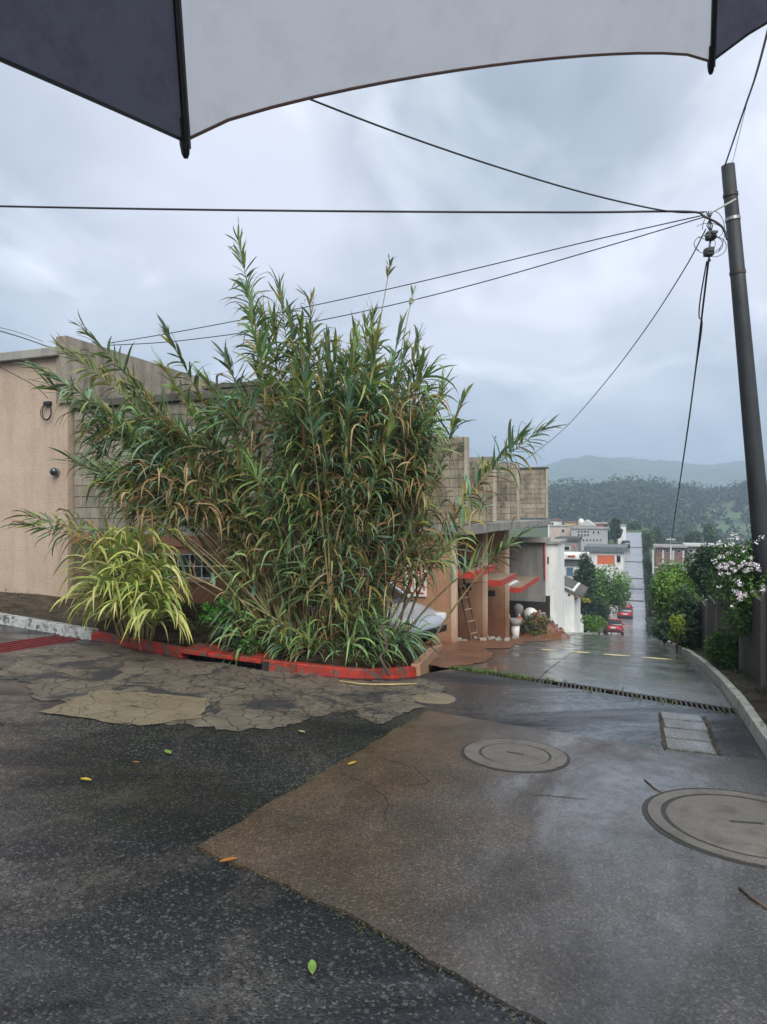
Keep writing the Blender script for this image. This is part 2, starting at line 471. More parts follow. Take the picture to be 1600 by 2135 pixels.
M['redi'] = plain('red_painted_iron', (.15, .022, .025), .4, 0, .45, 18, .3)
M['polem'] = wallm('dark_pole', (.026, .028, .03), (.042, .046, .05), (.014, .015, .015), .7, .55, 0, .4, streak=(9, 9, .5))
M['reed'] = leaf_mat('reed_leaf', .36, .42, .28)
M['leaf'] = leaf_mat('shrub_leaf', .28, .5, .3)
M['cane'] = plain('cane_stem', (.17, .14, .06), .5, 0, .4, 5, .2)
M['bark'] = plain('bark', (.07, .055, .04), .9, 0, .4, 9, .6)
M['petal'] = plain('pale_pink_petal', (.66, .58, .62), .6, 0, .2, 30)
M['petalw'] = plain('white_petal', (.70, .68, .68), .6, 0, .12, 30)
M['yellow'] = plain('worn_yellow_paint', (.62, .52, .20), .45, 0, .35, 9)
M['plastic'] = plain('white_plastic', (.62, .60, .56), .4)
M['wood'] = plain('old_wood', (.09, .055, .035), .7, 0, .4, 12, .4)
M['tyre'] = plain('tyre', (.015, .015, .015), .7)
M['silver'] = plain('silver_paint', (.36, .38, .41), .28, .2, .08, 3, 0)
M['redcar'] = plain('red_car_paint', (.34, .018, .02), .22, 0, .1, 3, 0, .7)
M['darkcar'] = plain('dark_car_paint', (.03, .035, .045), .25)
M['lamp'] = plain('headlamp', (.55, .57, .58), .1)
M['tail'] = plain('tail_lamp', (.35, .01, .012), .15)

# ------------------------------------------------------------------ ground, streets
def sheet(name, poly, dz, mat, parent=None, step=.5, skirt=0.0, kind='structure', zf=None):
    zf = zf or (lambda u, v: gz(u, v))
    bm = bmesh.new()
    f = bm.faces.new([bm.verts.new((p[0], p[1], 0)) for p in poly])
    xs = [p[0] for p in poly]; ys = [p[1] for p in poly]
    for ax, lo, hi in ((0, min(xs), max(xs)), (1, min(ys), max(ys))):
        k = math.floor(lo / step) + 1
        while k * step < hi:
            co = [0, 0, 0]; no = [0, 0, 0]; co[ax] = k * step; no[ax] = 1
            bmesh.ops.bisect_plane(bm, geom=bm.verts[:] + bm.edges[:] + bm.faces[:], plane_co=co, plane_no=no, dist=1e-5)
            k += 1
    bmesh.ops.triangulate(bm, faces=[f for f in bm.faces if len(f.verts) > 4])
    vs = np.array([v.co[:] for v in bm.verts])
    z = zf(vs[:, 0], vs[:, 1]) + dz
    for v, h in zip(bm.verts, z): v.co.z = h
    if skirt:
        be = [e for e in bm.edges if e.is_boundary]
        r = bmesh.ops.extrude_edge_only(bm, edges=be)
        for v in r['geom']:
            if isinstance(v, bmesh.types.BMVert): v.co.z -= skirt
    bmesh.ops.recalc_face_normals(bm, faces=bm.faces)
    me = bpy.data.meshes.new(name); bm.to_mesh(me); bm.free()
    if sum(p.normal.z for p in me.polygons) < 0: me.flip_normals()
    me.polygons.foreach_set('use_smooth', [not skirt] * len(me.polygons))
    me.materials.append(mat)
    o = link(bpy.data.objects.new(name, me), parent)
    if kind and parent is None: o['kind'] = kind
    return o

def jag(poly, amp, step=.25, seed=1, fine=0):
    """break straight edges of an outline into an uneven line"""
    r = random.Random(seed); out = []
    for i, p in enumerate(poly):
        q = poly[(i + 1) % len(poly)]
        n = max(1, int(math.dist(p, q) / step)); dx, dy = q[0] - p[0], q[1] - p[1]
        l = math.hypot(dx, dy) or 1
        for k in range(n):
            t = k / n; o = r.uniform(-amp, amp) if k else 0
            out.append((p[0] + dx * t - dy / l * o, p[1] + dy * t + dx / l * o))
    return jag(out, fine, .06, seed + 1) if fine else out

def base_ground():
    us = np.concatenate([np.arange(-160, -20, 10), np.arange(-20, 12, 1.0), np.arange(12, 170, 10)])
    vs = np.concatenate([np.arange(-60, -4, 6), np.arange(-4, 32, 1.0), np.arange(32, 250, 4)])
    U, V = np.meshgrid(us, vs)
    Z = gz(U, V) - .35
    Z = np.where(V > 200, -2.75 - (V - 200) * .19, Z)
    Z = np.where((U > 3.5) & (V > 90), np.minimum(Z, -5.2), Z)
    Z = np.where((U > 3.5) & (V > 150), -5.2 - (V - 150) * .12, Z)
    Z += np.where(np.abs(U + 1) > 22, np.sin(U * .11) * .6 + np.sin(V * .09 + U * .05) * .5, 0)
    n, k = len(vs), len(us)
    idx = np.arange(n * k).reshape(n, k)
    F = np.stack([idx[:-1, :-1], idx[:-1, 1:], idx[1:, 1:], idx[1:, :-1]], -1).reshape(-1, 4)
    o = fast_mesh('ground', np.stack([U, V, Z], -1), F, M['earth'], smooth=True)
    tag(o, kind='structure')
base_ground()

FAR_PX = [-1500, 300, 700, 1100, 1145, 1180, 1235, 1265, 1300, 1340, 1380, 1420, 1480, 1530, 1600, 2000, 3200]
FAR_PY = [960, 930, 985, 980, 975, 964, 955, 957, 958, 967, 967, 968, 975, 970, 967, 940, 970]
MID_PX = [-1500, 900, 1100, 1150, 1250, 1350, 1400, 1480, 1560, 1700, 2200, 3200]
MID_PY = [1035, 1030, 1038, 1034, 1028, 1024, 1036, 1042, 1032, 1028, 1010, 1030]
def hill_z(px, Y):
    far = CAMZ + (1067.5 - np.interp(px, FAR_PX, FAR_PY)) / FPX * 1500
    mid = CAMZ + (1067.5 - np.interp(px, MID_PX, MID_PY)) / FPX * 450
    z = -13 + (mid + 13) * smst(215, 450, Y)
    z = z - 14 * smst(460, 640, Y)
    z = z + (far - mid + 14) * smst(640, 1500, Y) - 60 * smst(1520, 2300, Y)
    return z
def hills():
    pxs = np.linspace(-1500, 3200, 300); Ys = np.concatenate([np.linspace(175, 460, 50), np.linspace(475, 1500, 50), np.linspace(1520, 2400, 10)])
    P, Y = np.meshgrid(pxs, Ys)
    a = (P - 800) / FPX
    Z = hill_z(P, Y)
    X2, Y2 = (a * CT - ST) * Y, (a * ST + CT) * Y
    amp = smst(220, 420, Y) * (1 + 2.2 * smst(700, 1400, Y))
    Z += amp * (np.sin(X2 * .031 + Y2 * .017) * 1.1 + np.sin(X2 * .093 - Y2 * .05) * .5 + rng.normal(0, .55, Z.shape))
    n, k = P.shape
    idx = np.arange(n * k).reshape(n, k)
    F = np.stack([idx[:-1, :-1], idx[:-1, 1:], idx[1:, 1:], idx[1:, :-1]], -1).reshape(-1, 4)
    o = fast_mesh('hills', np.stack([X2, Y2, Z], -1), F, M['far'], smooth=True)
    tag(o, kind='structure')
hills()

# grating of the street drain lies between these two lines
GA, GB = (.95, 7.72), (-2.44, 9.08)                     # near edge, right and left end
gdir = Vector((GB[0] - GA[0], GB[1] - GA[1], 0)).normalized()
gnor = Vector((-gdir.y, gdir.x, 0)) * (1 if -gdir.y * 0 + gdir.x * 1 < 0 else 1)
if gnor.y < 0: gnor = -gnor
GW = .30
GA2 = (GA[0] + gnor.x * GW, GA[1] + gnor.y * GW); GB2 = (GB[0] + gnor.x * GW, GB[1] + gnor.y * GW)

KERB = [(-7.2, 7.38), (-6.2, 7.28), (-5.53, 7.2), (-4.39, 7.3), (-3.95, 7.38), (-3.5, 7.52), (-3.15, 7.7), (-2.85, 7.95), (-2.65, 8.24)]
sheet('asphalt_road', [(-7.25, -9), (.97, -9), (.97, 7.72), GA, GB, (-2.6, 8.6)] + KERB[::-1] + [(-7.25, 7.38)], 0, M['asphalt'], step=.5)
sheet('asphalt_road', [(-40, -9), (-7.78, -9), (-7.78, 7.42), (-14, 7.62), (-40, 8.0)], 0, M['asphalt'], step=1)
sheet('asphalt_road', [(.97, -9), (12, -9), (12, 3.4), (.97, 3.4)], -.002, M['asphalt'], step=1)

# near concrete slab and its cracks
slab_poly = jag([(-2.24, 3.07), (-1.6, 2.9), (-1.02, 2.7), (-.32, 2.42), (.97, 1.95), (.97, 6.02), (.26, 5.97), (-.9, 6.2), (-1.96, 6.41)], .018, .12, 4)
SL = sheet('concrete_slab', slab_poly, .014, M['slab'], step=.5, skirt=.03)
def ribbon(name, pts, w, dz, mat, parent=None, seed=0, jit=.02):
    r = random.Random(seed); P = []
    for p, q in zip(pts[:-1], pts[1:]):
        n = max(2, int(math.dist(p, q) / .06))
        for k in range(n):
            t = k / n
            P.append((p[0] + (q[0] - p[0]) * t + r.uniform(-jit, jit), p[1] + (q[1] - p[1]) * t + r.uniform(-jit, jit)))
    P.append(pts[-1])
    mb = MB(); V = []; Fc = []
    for i, p in enumerate(P):
        a = P[max(0, i - 1)]; b = P[min(len(P) - 1, i + 1)]
        d = Vector((b[0] - a[0], b[1] - a[1])).normalized(); ww = w * r.uniform(.5, 1.3) * (.35 if i in (0, len(P) - 1) else 1)
        for s_ in (-1, 1):
            x, y = p[0] - d.y * s_ * ww / 2, p[1] + d.x * s_ * ww / 2
            V.append((x, y, g(x, y) + dz))
        if i: Fc.append((2 * i - 2, 2 * i - 1, 2 * i + 1, 2 * i))
    mb.add(V, Fc)
    return mb.build(name, mat, parent)
for i, pts in enumerate([[(-2.02, 4.42), (-1.72, 4.3), (-1.5, 4.05), (-1.42, 3.75)], [(-1.85, 4.85), (-1.55, 4.75), (-1.35, 4.5), (-1.5, 4.35)],
                         [(-.7, 4.55), (-.3, 4.62)]]):
    ribbon('crack', pts, .008, .0165, M['hidden'], SL, i, .012)

# worn patches at the foot of the red kerb
sheet('worn_concrete', jag([(-6.5, 5.35), (-5.6, 4.95), (-4.1, 4.65), (-3.3, 5.0), (-2.9, 5.7), (-2.4, 6.6), (-2.05, 7.5), (-2.5, 8.1), (-2.78, 7.86), (-3.5, 7.42), (-4.4, 7.2), (-5.5, 7.1), (-7.0, 7.28), (-7.1, 6.6)], .13, .3, 8, .05), .004, M['crack'])
sheet('cement_patch', jag([(-4.99, 4.51), (-4.02, 4.67), (-3.72, 5.15), (-4.05, 5.75), (-4.5, 5.62), (-5.12, 5.36)], .035, .1, 3), .009, M['patch'])
sheet('worn_concrete', jag([(-2.55, 5.95), (-2.2, 5.8), (-2.02, 6.6), (-2.25, 7.0), (-2.7, 6.6)], .1, .2, 5, .04), .005, M['crack'])

# concrete street going downhill, cast in bays with open joints
ROADBASE = sheet('street_bed', [GA2, (.97, 7.95), (.97, 62), (-3.3, 62), (-3.3, 11), (-2.5, 9.42), GB2], -.022, M['hidden'], step=1)
LN = lambda u: GA2[1] + (GA2[0] - u) / (GA2[0] - GB2[0]) * (GB2[1] - GA2[1])
def bay(poly, k):
    sheet('road_bay', jag(poly, .006, .3, k), 0.0, M['road'], parent=ROADBASE, step=.5, skirt=.02)
j = .008
cuts = [None, 12.4, 16.0, 19.5, 23, 26.5, 30, 34, 38, 42, 46, 50, 54, 58, 62]
for i in range(len(cuts) - 1):
    v0, v1 = cuts[i], cuts[i + 1]
    if v0 is None:
        bay([(-1.2 + j, LN(-1.2)), (.96, LN(.96)), (.96, v1 - j), (-1.2 + j, v1 - j)], 1)
        bay([(-2.45, LN(-2.45)), (-1.2 - j, LN(-1.2)), (-1.2 - j, v1 - j), (-3.28, v1 - j), (-3.28, 11)], 2)
    else:
        bay([(-1.2 + j, v0 + j), (.96, v0 + j), (.96, v1 - j), (-1.2 + j, v1 - j)], 2 * i)
        bay([(-3.28, v0 + j), (-1.2 - j, v0 + j), (-1.2 - j, v1 - j), (-3.28, v1 - j)], 2 * i + 1)
sheet('far_street', [(-3.3, 62), (.97, 62), (.97, 172), (-3.3, 172)], 0, M['roadfar'], step=2)
for v in (96, 104, 112, 128, 146):           # raised humps and joints across the far street
    mb = MB(); n = 8
    for k in range(n + 1):
        t = k / n; vv = v - .4 + .8 * t; h = .09 * math.sin(math.pi * t)
        mb.v += [(-3.2, vv, g(-3.2, vv) + h + .004), (.9, vv, g(.9, vv) + h + .004)]
        if k: mb.f.append([2 * k - 2, 2 * k - 1, 2 * k + 1, 2 * k]); mb.m.append(0)
    o = mb.build('speed_hump', M['darkcap'] if v != 104 else M['paver'], None, True)
    tag(o, kind='structure')

# clay washed over the parking bays on the left of the street
sheet('clay_apron', jag([(-2.5, 9.1), (-2.2, 10.2), (-2.35, 11.6), (-2.75, 12.6), (-2.5, 14.2), (-2.55, 16.5), (-2.9, 18.5), (-2.45, 20.5), (-2.6, 23.5), (-3.0, 27), (-9, 27), (-9, 11), (-3.3, 9.7)], .16, .5, 9, .04), .008, M['clay'])
sheet('lot_floor', [(-2.9, 9.3), (-3.2, 28), (-16, 28), (-16, 9.3)], -.004, M['clay'], step=1)
# pavement strip right of the street
sheet('pavement', [(.99, 3.4), (1.6, 3.4), (1.6, 60), (.99, 60)], .085, M['verge'], step=.5)
sheet('garden_soil', [(1.6, 3.4), (14, 3.4), (14, 60), (1.6, 60)], .0, M['earth'], step=2)
sheet('pavement', [(-3.3, 27), (-2.75, 27), (-2.75, 62), (-3.3, 62)], .09, M['kerb'], step=1, skirt=.12)

def stone_line(name, pts, w, h, mats, label=None, inset=.004, cat='kerb', seg=1.0, jit=.006, seed=2, kids='kerb_stone'):
    """a row of kerb stones along a polyline; the stones lie to the left of the walking direction"""
    r = random.Random(seed)
    root = bpy.data.objects.new(name, None); link(root); root['kind'] = 'structure'
    for i in range(len(pts) - 1):
        p, q = Vector((*pts[i], 0)), Vector((*pts[i + 1], 0))
        n = max(1, round((q - p).length / seg))
        for k in range(n):
            a, b = p.lerp(q, k / n), p.lerp(q, (k + 1) / n)
            d = (b - a).normalized(); nn = Vector((-d.y, d.x, 0)) * w
            a2, b2 = a + d * inset, b - d * inset
            mb = MB(); dh = r.uniform(-jit, jit)
            base = [a2, b2, b2 + nn, a2 + nn]
            lo = [Vector((c.x, c.y, g(c.x, c.y) - .12)) for c in base]
            hi = [Vector((c.x, c.y, g(c.x, c.y) + h + dh)) for c in base]
            hi[0] += nn * .12; hi[1] += nn * .12
            mb.add(lo + hi, [(0, 3, 2, 1), (4, 5, 6, 7), (0, 1, 5, 4), (1, 2, 6, 5), (2, 3, 7, 6), (3, 0, 4, 7)])
            mb.build(kids, mats, root, bevel=.012)
    return root
stone_line('white_kerb', [(-18, 7.7), (-14, 7.62), (-7.2, 7.38)], .17, .14, M['whitek'], seg=1.1)
stone_line('red_kerb', KERB[:3], .15, .115, M['redk'], seg=.9, inset=.0015, jit=.003)
stone_line('red_kerb', KERB[3:], .15, .115, M['redk'], seg=.9, inset=.0015, jit=.003)
stone_line('side_kerb', [(.97, y) for y in np.arange(3.4, 60, 1.0)][::-1], .10, .13, M['kerb'], seg=1.0, jit=.01)
for o in list(bpy.data.objects):
    pass
# storm inlet in the red kerb
IN = bpy.data.objects.new('storm_inlet', None); link(IN); IN['kind'] = 'structure'
a, b = Vector((-5.53, 7.2, 0)), Vector((-4.39, 7.3, 0))
d = (b - a).normalized(); nn = Vector((-d.y, d.x, 0))
mb = MB()
for k in range(3):
    p, q = a.lerp(b, k / 3) + d * .006, a.lerp(b, (k + 1) / 3) - d * .006
    mb = MB(); zt = .115
    cs = [p, q, q + nn * .45, p + nn * .45]
    lo = [Vector((c.x, c.y, g(c.x, 7.25) + zt - .055)) for c in cs]; hi = [Vector((c.x, c.y, g(c.x, 7.25) + zt)) for c in cs]
    mb.add(lo + hi, [(0, 3, 2, 1), (4, 5, 6, 7), (0, 1, 5, 4), (1, 2, 6, 5), (2, 3, 7, 6), (3, 0, 4, 7)])
    mb.build('inlet_lid', M['redk'], IN, bevel=.01)
mb = MB(); z0 = g(-5, 7.3)
for lo, hi in (((-5.6, 7.62, z0 - .5), (-4.3, 7.7, z0 + .07)), ((-5.62, 7.22, z0 - .5), (-5.545, 7.7, z0 + .07)), ((-4.375, 7.3, z0 - .5), (-4.3, 7.7, z0 + .06)), ((-5.6, 7.15, z0 - .36), (-4.3, 7.7, z0 - .3))):
    mb.b2(lo, hi)
mb.build('inlet_box', M['hidden'], IN)

# planting bed
def bedz(u, v):
    u = np.asarray(u, float); v = np.asarray(v, float)
    e = smst(0, .9, v - 7.35) * smst(-2.7, -3.6, u)
    return gz(u, 7.4) + .105 + .16 * e * (1 + .5 * np.sin(u * 3.1) * np.sin(v * 4.3)) - .35 * smst(-3.3, -2.75, u) * smst(8.2, 9.5, v)
inner = [(-7.35, 7.55), (-6.2, 7.45), (-5.53, 7.66), (-4.4, 7.66), (-3.95, 7.54), (-3.58, 7.66), (-3.27, 7.83), (-3.0, 8.05), (-2.82, 8.28)]
sheet('planting_bed', inner + [(-2.78, 8.6), (-2.95, 9.75), (-5.0, 9.75), (-5.0, 9.5), (-7.35, 9.5)], 0, M['dirt'], step=.25, zf=bedz, skirt=.6)
sheet('dirt_verge', [(-20, 7.85), (-14, 7.79), (-7.35, 7.55), (-7.35, 9.6), (-20, 9.6)], 0, M['verge'], step=.4, zf=lambda u, v: gz(u, v) + .12 + .03 * np.sin(u * 2.3) + .1 * smst(8, 9.4, v))
mb = MB()
for i, ((u0, v0), (u1, v1)) in enumerate(zip([(-2.63, 8.3), (-3.0, 10.3)], [(-3.0, 10.3), (-3.5, 12.5)])):
    d = Vector((u1 - u0, v1 - v0, 0)).normalized(); nn = Vector((-d.y, d.x, 0)) * .12
    lo = []; hi = []
    for (u, v) in ((u0, v0), (u1, v1)):
        for s_ in (0, 1):
            c = Vector((u, v, 0)) + nn * s_
            h = .15 if v < 9 else (.16 if v < 11 else .05)
            lo.append((c.x, c.y, g(u, v) - .2)); hi.append((c.x, c.y, g(u, v) + h))
    mb.add(lo + hi, [(0, 1, 3, 2), (4, 6, 7, 5), (0, 4, 5, 1), (2, 3, 7, 6), (0, 2, 6, 4), (1, 5, 7, 3)])
tag(mb.build('bed_edging_wall', M['umber'], bevel=.01), 'low brown clay-stained edging wall beside the reed clump, running towards the silver car', 'wall')

# street drain: trough, frame, bars
DR = thing('drain_grating', 'long rusty iron drain grating set diagonally across the top of the street', 'grating', (*GA, g(*GA)))
def dloc(t, s_, dz=0):
    p = Vector((*GA, 0)) + gdir * t + gnor * s_
    return (p.x - GA[0], p.y - GA[1], g(p.x, p.y) + dz - g(*GA))
Lg = math.dist(GA, GB)
for s_ in (.012, GW - .012):
    mb = MB()
    pts = [Vector(dloc(t, s_, -.012)) for t in np.linspace(0, Lg, 14)]
    mb.tube(pts, .014, 4); mb.build('grating_frame', M['iron'], DR)
mb = MB()
for s_ in (0.0, GW):
    for t0, t1 in zip(np.linspace(0, Lg, 13)[:-1], np.linspace(0, Lg, 13)[1:]):
        mb.add([dloc(t0, s_, -.34), dloc(t1, s_, -.34), dloc(t1, s_, -.005), dloc(t0, s_, -.005)], [(0, 1, 2, 3)])
for t0, t1 in zip(np.linspace(0, Lg, 13)[:-1], np.linspace(0, Lg, 13)[1:]):
    mb.add([dloc(t0, 0, -.3), dloc(t1, 0, -.3), dloc(t1, GW, -.3), dloc(t0, GW, -.3)], [(0, 1, 2, 3)])
mb.build('trough', M['hidden'], DR)
proto = None; nb = 66
for i in range(nb):
    t = .05 + (Lg - .1) * i / (nb - 1)
    if i % 13 == 12 and i < 60: continue
    p = dloc(t, GW / 2, -.012)
    if proto is None:
        proto = MB().box((0, 0, 0), (.02, GW - .03, .022)).build('bar', M['iron'], DR)
        proto.location = p; bar = proto
    else:
        bar = copy_of(proto, DR, p)
    bar.rotation_euler = (0, 0, math.atan2(gdir.y, gdir.x) + math.radians(25))

# red grating across the side street
RG = thing('red_drain_grating', 'red painted bar grating across the side street at the end of the white kerb', 'grating', (-7.51, 5.0, g(-7.51, 5)))
mb = MB()
for vv in np.arange(-2, 7.4, .5):
    v1 = min(vv + .5, 7.36)
    for (x0, x1, dz) in ((-7.78, -7.25, -.2),):
        mb.add([(x0 + 7.51, vv - 5, g(x0, vv) + dz - g(-7.51, 5)), (x1 + 7.51, vv - 5, g(x1, vv) + dz - g(-7.51, 5)), (x1 + 7.51, v1 - 5, g(x1, v1) + dz - g(-7.51, 5)), (x0 + 7.51, v1 - 5, g(x0, v1) + dz - g(-7.51, 5))], [(0, 1, 2, 3)])
mb.build('trough', M['hidden'], RG)
for k in range(6):
    x = -7.755 + .098 * k
    mb = MB()
    for v0 in np.arange(-2, 7.3, .78):
        v1 = min(v0 + .78, 7.36)
        mb.tube([(x + 7.51, v0 - 5, g(x, v0) - .012 - g(-7.51, 5)), (x + 7.51, v1 - 5, g(x, v1) - .012 - g(-7.51, 5))], .02, 4)
    mb.build('bar', M['redi'], RG)

# pavers
mb = MB()
PS = thing('paver_strip', 'strip of square concrete pavers let into the asphalt above the drain grating', 'pavers', (.43, 6.8, g(.43, 6.8)))
vv = [6.06, 6.42, 6.78, 7.14, 7.46]
for i in range(4):
    tilt = random.uniform(-.012, .012)
    poly = [(.24 + tilt, vv[i] + .022), (.61 + tilt, vv[i] + .02), (.60 + tilt, vv[i + 1] - .02), (.235 + tilt, vv[i + 1] - .022)]
    pts = [(x - .43, y - 6.8, g(x, y) + .012 - g(.43, 6.8)) for x, y in poly]
    lo = [(x, y, z - .05) for x, y, z in pts]
    MB().add(lo + pts, [(0, 3, 2, 1), (4, 5, 6, 7), (0, 1, 5, 4), (1, 2, 6, 5), (2, 3, 7, 6), (3, 0, 4, 7)]).build('paver', M['paver'], PS, bevel=.008)
ribbon('moss_joint', [(.22, 6.05), (.215, 7.45)], .035, .006, M['verge'], SL, 3, .008)
ribbon('moss_joint', [(.63, 6.05), (.63, 7.45)], .035, .006, M['verge'], SL, 4, .008)

# manholes
def manhole(u, v, R, r, label, ang, kind=0):
    z0 = g(u, v) + .014
    sl = (g(u, v + .3) - g(u, v - .3)) / .6
    t = thing('manhole', label, 'manhole', (u, v, z0))
    t.rotation_euler = (math.atan(sl), 0, 0)
    def ring(r0, r1, z, zt, n=44, wob=0):
        mb = MB(); o = 0
        ph = random.uniform(0, 6)
        for k in range(n):
            w = 2 * math.pi * k / n; q = 1 + wob * math.sin(3 * w + ph) + wob * .7 * math.sin(7 * w)
            for rr, zz in ((r0, z), (r0, zt), (r1 * q, zt), (r1 * q, z)):
                mb.v.append((rr * math.cos(w), rr * math.sin(w), zz))
        for k in range(n):
            for i in range(3):
                mb.f.append([4 * k + i, 4 * k + i + 1, 4 * ((k + 1) % n) + i + 1, 4 * ((k + 1) % n) + i]); mb.m.append(0)
        return mb
    ring(R * .955, R * 1.015, -.01, .0025, wob=.006).build('dirt_groove', M['hidden'], t)
    ring(r * 1.05, R * .955, -.01, .008, wob=.0).build('collar', M['manhole'], t)
    ring(r * .99, r * 1.06, -.01, .003, wob=.0).build('groove', M['hidden'], t)
    mb = MB(); mb.lathe([(r * .99, -.01), (r * .985, .006), (r * .96, .01), (r * .5, .012), (.01, .012)], 40)
    mb.build('cover', M['manhole'], t)
    mb = MB().box((0, 0, .012), (r * .5 if kind == 0 else r * .42, .026, .004), ang)
    mb.build('lifting_slot', M['hidden'], t)
    return t
manhole(-.91, 5.36, .42, .27, 'round concrete manhole with weeds in its rim, behind the other one', math.radians(-5))
manhole(.62, 4.58, .585, .46, 'large pale concrete manhole cut by the right edge of the picture', math.radians(12), 1)
t = thing('small_manhole', 'small worn tan concrete cover near the end of the red kerb', 'manhole', (-2.06, 6.99, g(-2.06, 6.99)))
mb = MB(); mb.lathe([(.24, -.01), (.235, .008), (.2, .013), (.02, .014)], 26); mb.build('cover', M['patch'], t)
mb = MB(); mb.lathe([(.265, -.01), (.262, .006), (.25, .007)], 26); mb.build('rim', M['crack'], t)

# worn yellow road marks
for i, (u, v, w) in enumerate([(-1.72, 14.16, .32), (-1.06, 14.12, .42), (-.39, 14.0, .55), (.35, 13.86, .6)]):
    n = 12; poly = [(u + w / 2 * math.cos(k * 2 * math.pi / n) * random.uniform(.85, 1.1), v + .2 * math.sin(k * 2 * math.pi / n) * random.uniform(.8, 1.1)) for k in range(n)]
    o = sheet('road_marking', poly, .0045, M['yellow'], step=.3)

# ------------------------------------------------------------------ buildings
def wbox(parent, name, lo, hi, mat, bevel=0):
    """box given in world coordinates under a thing that stands at parent.location"""
    L = parent.location
    p = parent
    while p.parent is not None:
        p = p.parent; L = L + p.location
    return MB().b2([a - b for a, b in zip(lo, L)], [a - b for a, b in zip(hi, L)]).build(name, mat, parent, bevel=bevel)

BLK = {}
def blocks(parent, x0, x1, z0, z1, yface, mat, org, bw=.40, bh=.20, seed=0, skip=lambda x, z: False, out=.008, axis='x'):
    """courses of blocks on a face; every block its own piece sharing two meshes"""
    r = random.Random(seed)
    key = (mat.name, bw, bh, axis)
    if key not in BLK:
        d = (bw - .011, .03, bh - .011) if axis == 'x' else (.03, bw - .011, bh - .011)
        dh = (bw / 2 - .014, .03, bh - .014) if axis == 'x' else (.03, bw / 2 - .014, bh - .014)
        ms = []
        for dd in (d, dh):
            o = MB().box((0, 0, 0), dd).build('block', mat, None, bevel=.004); ms.append(o.data)
            bpy.data.objects.remove(o)
        BLK[key] = ms
    rows = int((z1 - z0) / bh + .5)
    for i in range(rows):
        z = z0 + (i + .5) * bh; x = x0
        first = i % 2
        while x < x1 - .08:
            w = bw / 2 if (first or x + bw > x1 + .02) else bw; first = 0
            if not skip(x + w / 2, z):
                o = bpy.data.objects.new('block', BLK[key][0 if w == bw else 1]); link(o, parent)
                q = yface - out * r.uniform(.2, 1.0)
                o.location = (x + w / 2 - org[0], q - org[1], z - org[2]) if axis == 'x' else (q - org[0], x + w / 2 - org[1], z - org[2])
                o.rotation_euler = (r.uniform(-.006, .006), r.uniform(-.006, .006), 0)
            x += w

# tan house on the left
org = (-9.8, 9.5, g(-9.8, 9.5))
TH_ = thing('tan_house', 'tan plastered flat-roofed house at the left edge with a meter on its wall', 'house', org)
wbox(TH_, 'wall', (-18, 9.5, -.3), (-9.80, 16, 4.56), M['tan'])
wbox(TH_, 'roof_slab', (-18.1, 9.36, 4.565), (-9.93, 16, 4.73), M['cap'], .02)
mb = MB(); mb.prism([(9.44, 3.7), (16, 3.7), (16, 4.9), (9.44, 4.93)], -10.02, -9.77, lambda p, q, t: (t - org[0], p - org[1], q - org[2]))
mb.build('parapet_wall', M['greyp'], TH_)
wbox(TH_, 'plinth', (-18, 9.42, -.2), (-10.6, 9.495, .16), M['cap'], .015)
t = MB(); c = (-10.06 - org[0], 9.47 - org[1], 2.44 - org[2])
t.prism([(.085 * math.cos(k * math.pi / 12), .085 * math.sin(k * math.pi / 12)) for k in range(24)], 0, .05, lambda p, q, s_: (c[0] + p, c[1] + .03 - s_, c[2] + q))
met = t.build('electric_meter', M['steel'], TH_)
t = MB(); t.lathe([(.07, 0), (.066, .05), (.045, .075), (.01, .08)], 20)
gl = t.build('meter_glass', M['glass'], TH_); gl.location = (c[0], c[1] - .02, c[2]); gl.rotation_euler = (math.radians(90), 0, 0)
# cable coil on the house wall
CO = thing('cable_coil', 'loose coil of black cable hanging on the tan house wall', 'cable', (-10.25, 9.46, 3.6))
for k, (ro, ph) in enumerate([(.13, 0), (.115, .5), (.125, 1.1)]):
    pts = [(ro * math.cos(w + ph) * (.85 + .1 * k), -.012 * k - .01, ro * 1.15 * math.sin(w + ph) - .05) for w in np.linspace(0, 6.1, 22)]
    MB().tube(pts, .007, 5).build('loop', M['cable'], CO)
MB().box((0, .005, .12), (.16, .06, .07)).build('junction_clip', M['black'], CO, bevel=.01)

# single-storey block house with the barred window, behind the reeds
org = (-7.5, 9.58, g(-7.5, 9.58))
BH = thing('block_house', 'concrete block house front with barred window behind the variegated reed', 'house', org)
wz0, wz1, wx0, wx1 = .56, .99, -8.86, -6.68
for lo, hi in (((-9.74, 9.6, 1.17), (-5.0, 9.8, 3.6)),):
    BW = wbox(BH, 'upper_wall', lo, hi, M['mortar'])
blocks(BW, -9.73, -5.0, 1.18, 3.58, 9.6, M['block'], org, seed=3, skip=lambda x, z: False)
for lo, hi in (((-9.74, 9.57, -.4), (-5.0, 9.8, wz0)), ((-9.74, 9.57, wz1), (-5.0, 9.8, 1.165)), ((-9.74, 9.57, wz0), (wx0, 9.8, wz1)), ((wx1, 9.57, wz0), (-5.0, 9.8, wz1))):
    wbox(BH, 'lower_wall', lo, hi, M['brown'])
wbox(BH, 'beam', (-9.74, 9.54, 1.10), (-5.0, 9.6, 1.30), M['brown'], .01)
wbox(BH, 'roof_slab', (-9.74, 9.5, 3.605), (-5.0, 14.4, 3.74), M['darkcap'], .01)
wbox(BH, 'side_wall', (-8.2, 9.81, -1.2), (-8.0, 14.4, 3.6), M['brown'])
wbox(BH, 'dark_base_panel', (-9.7, 9.53, -.2), (-9.25, 9.565, 1.08), M['wood'], .01)  # dark brown panel put in for the dark-stained foot of the wall
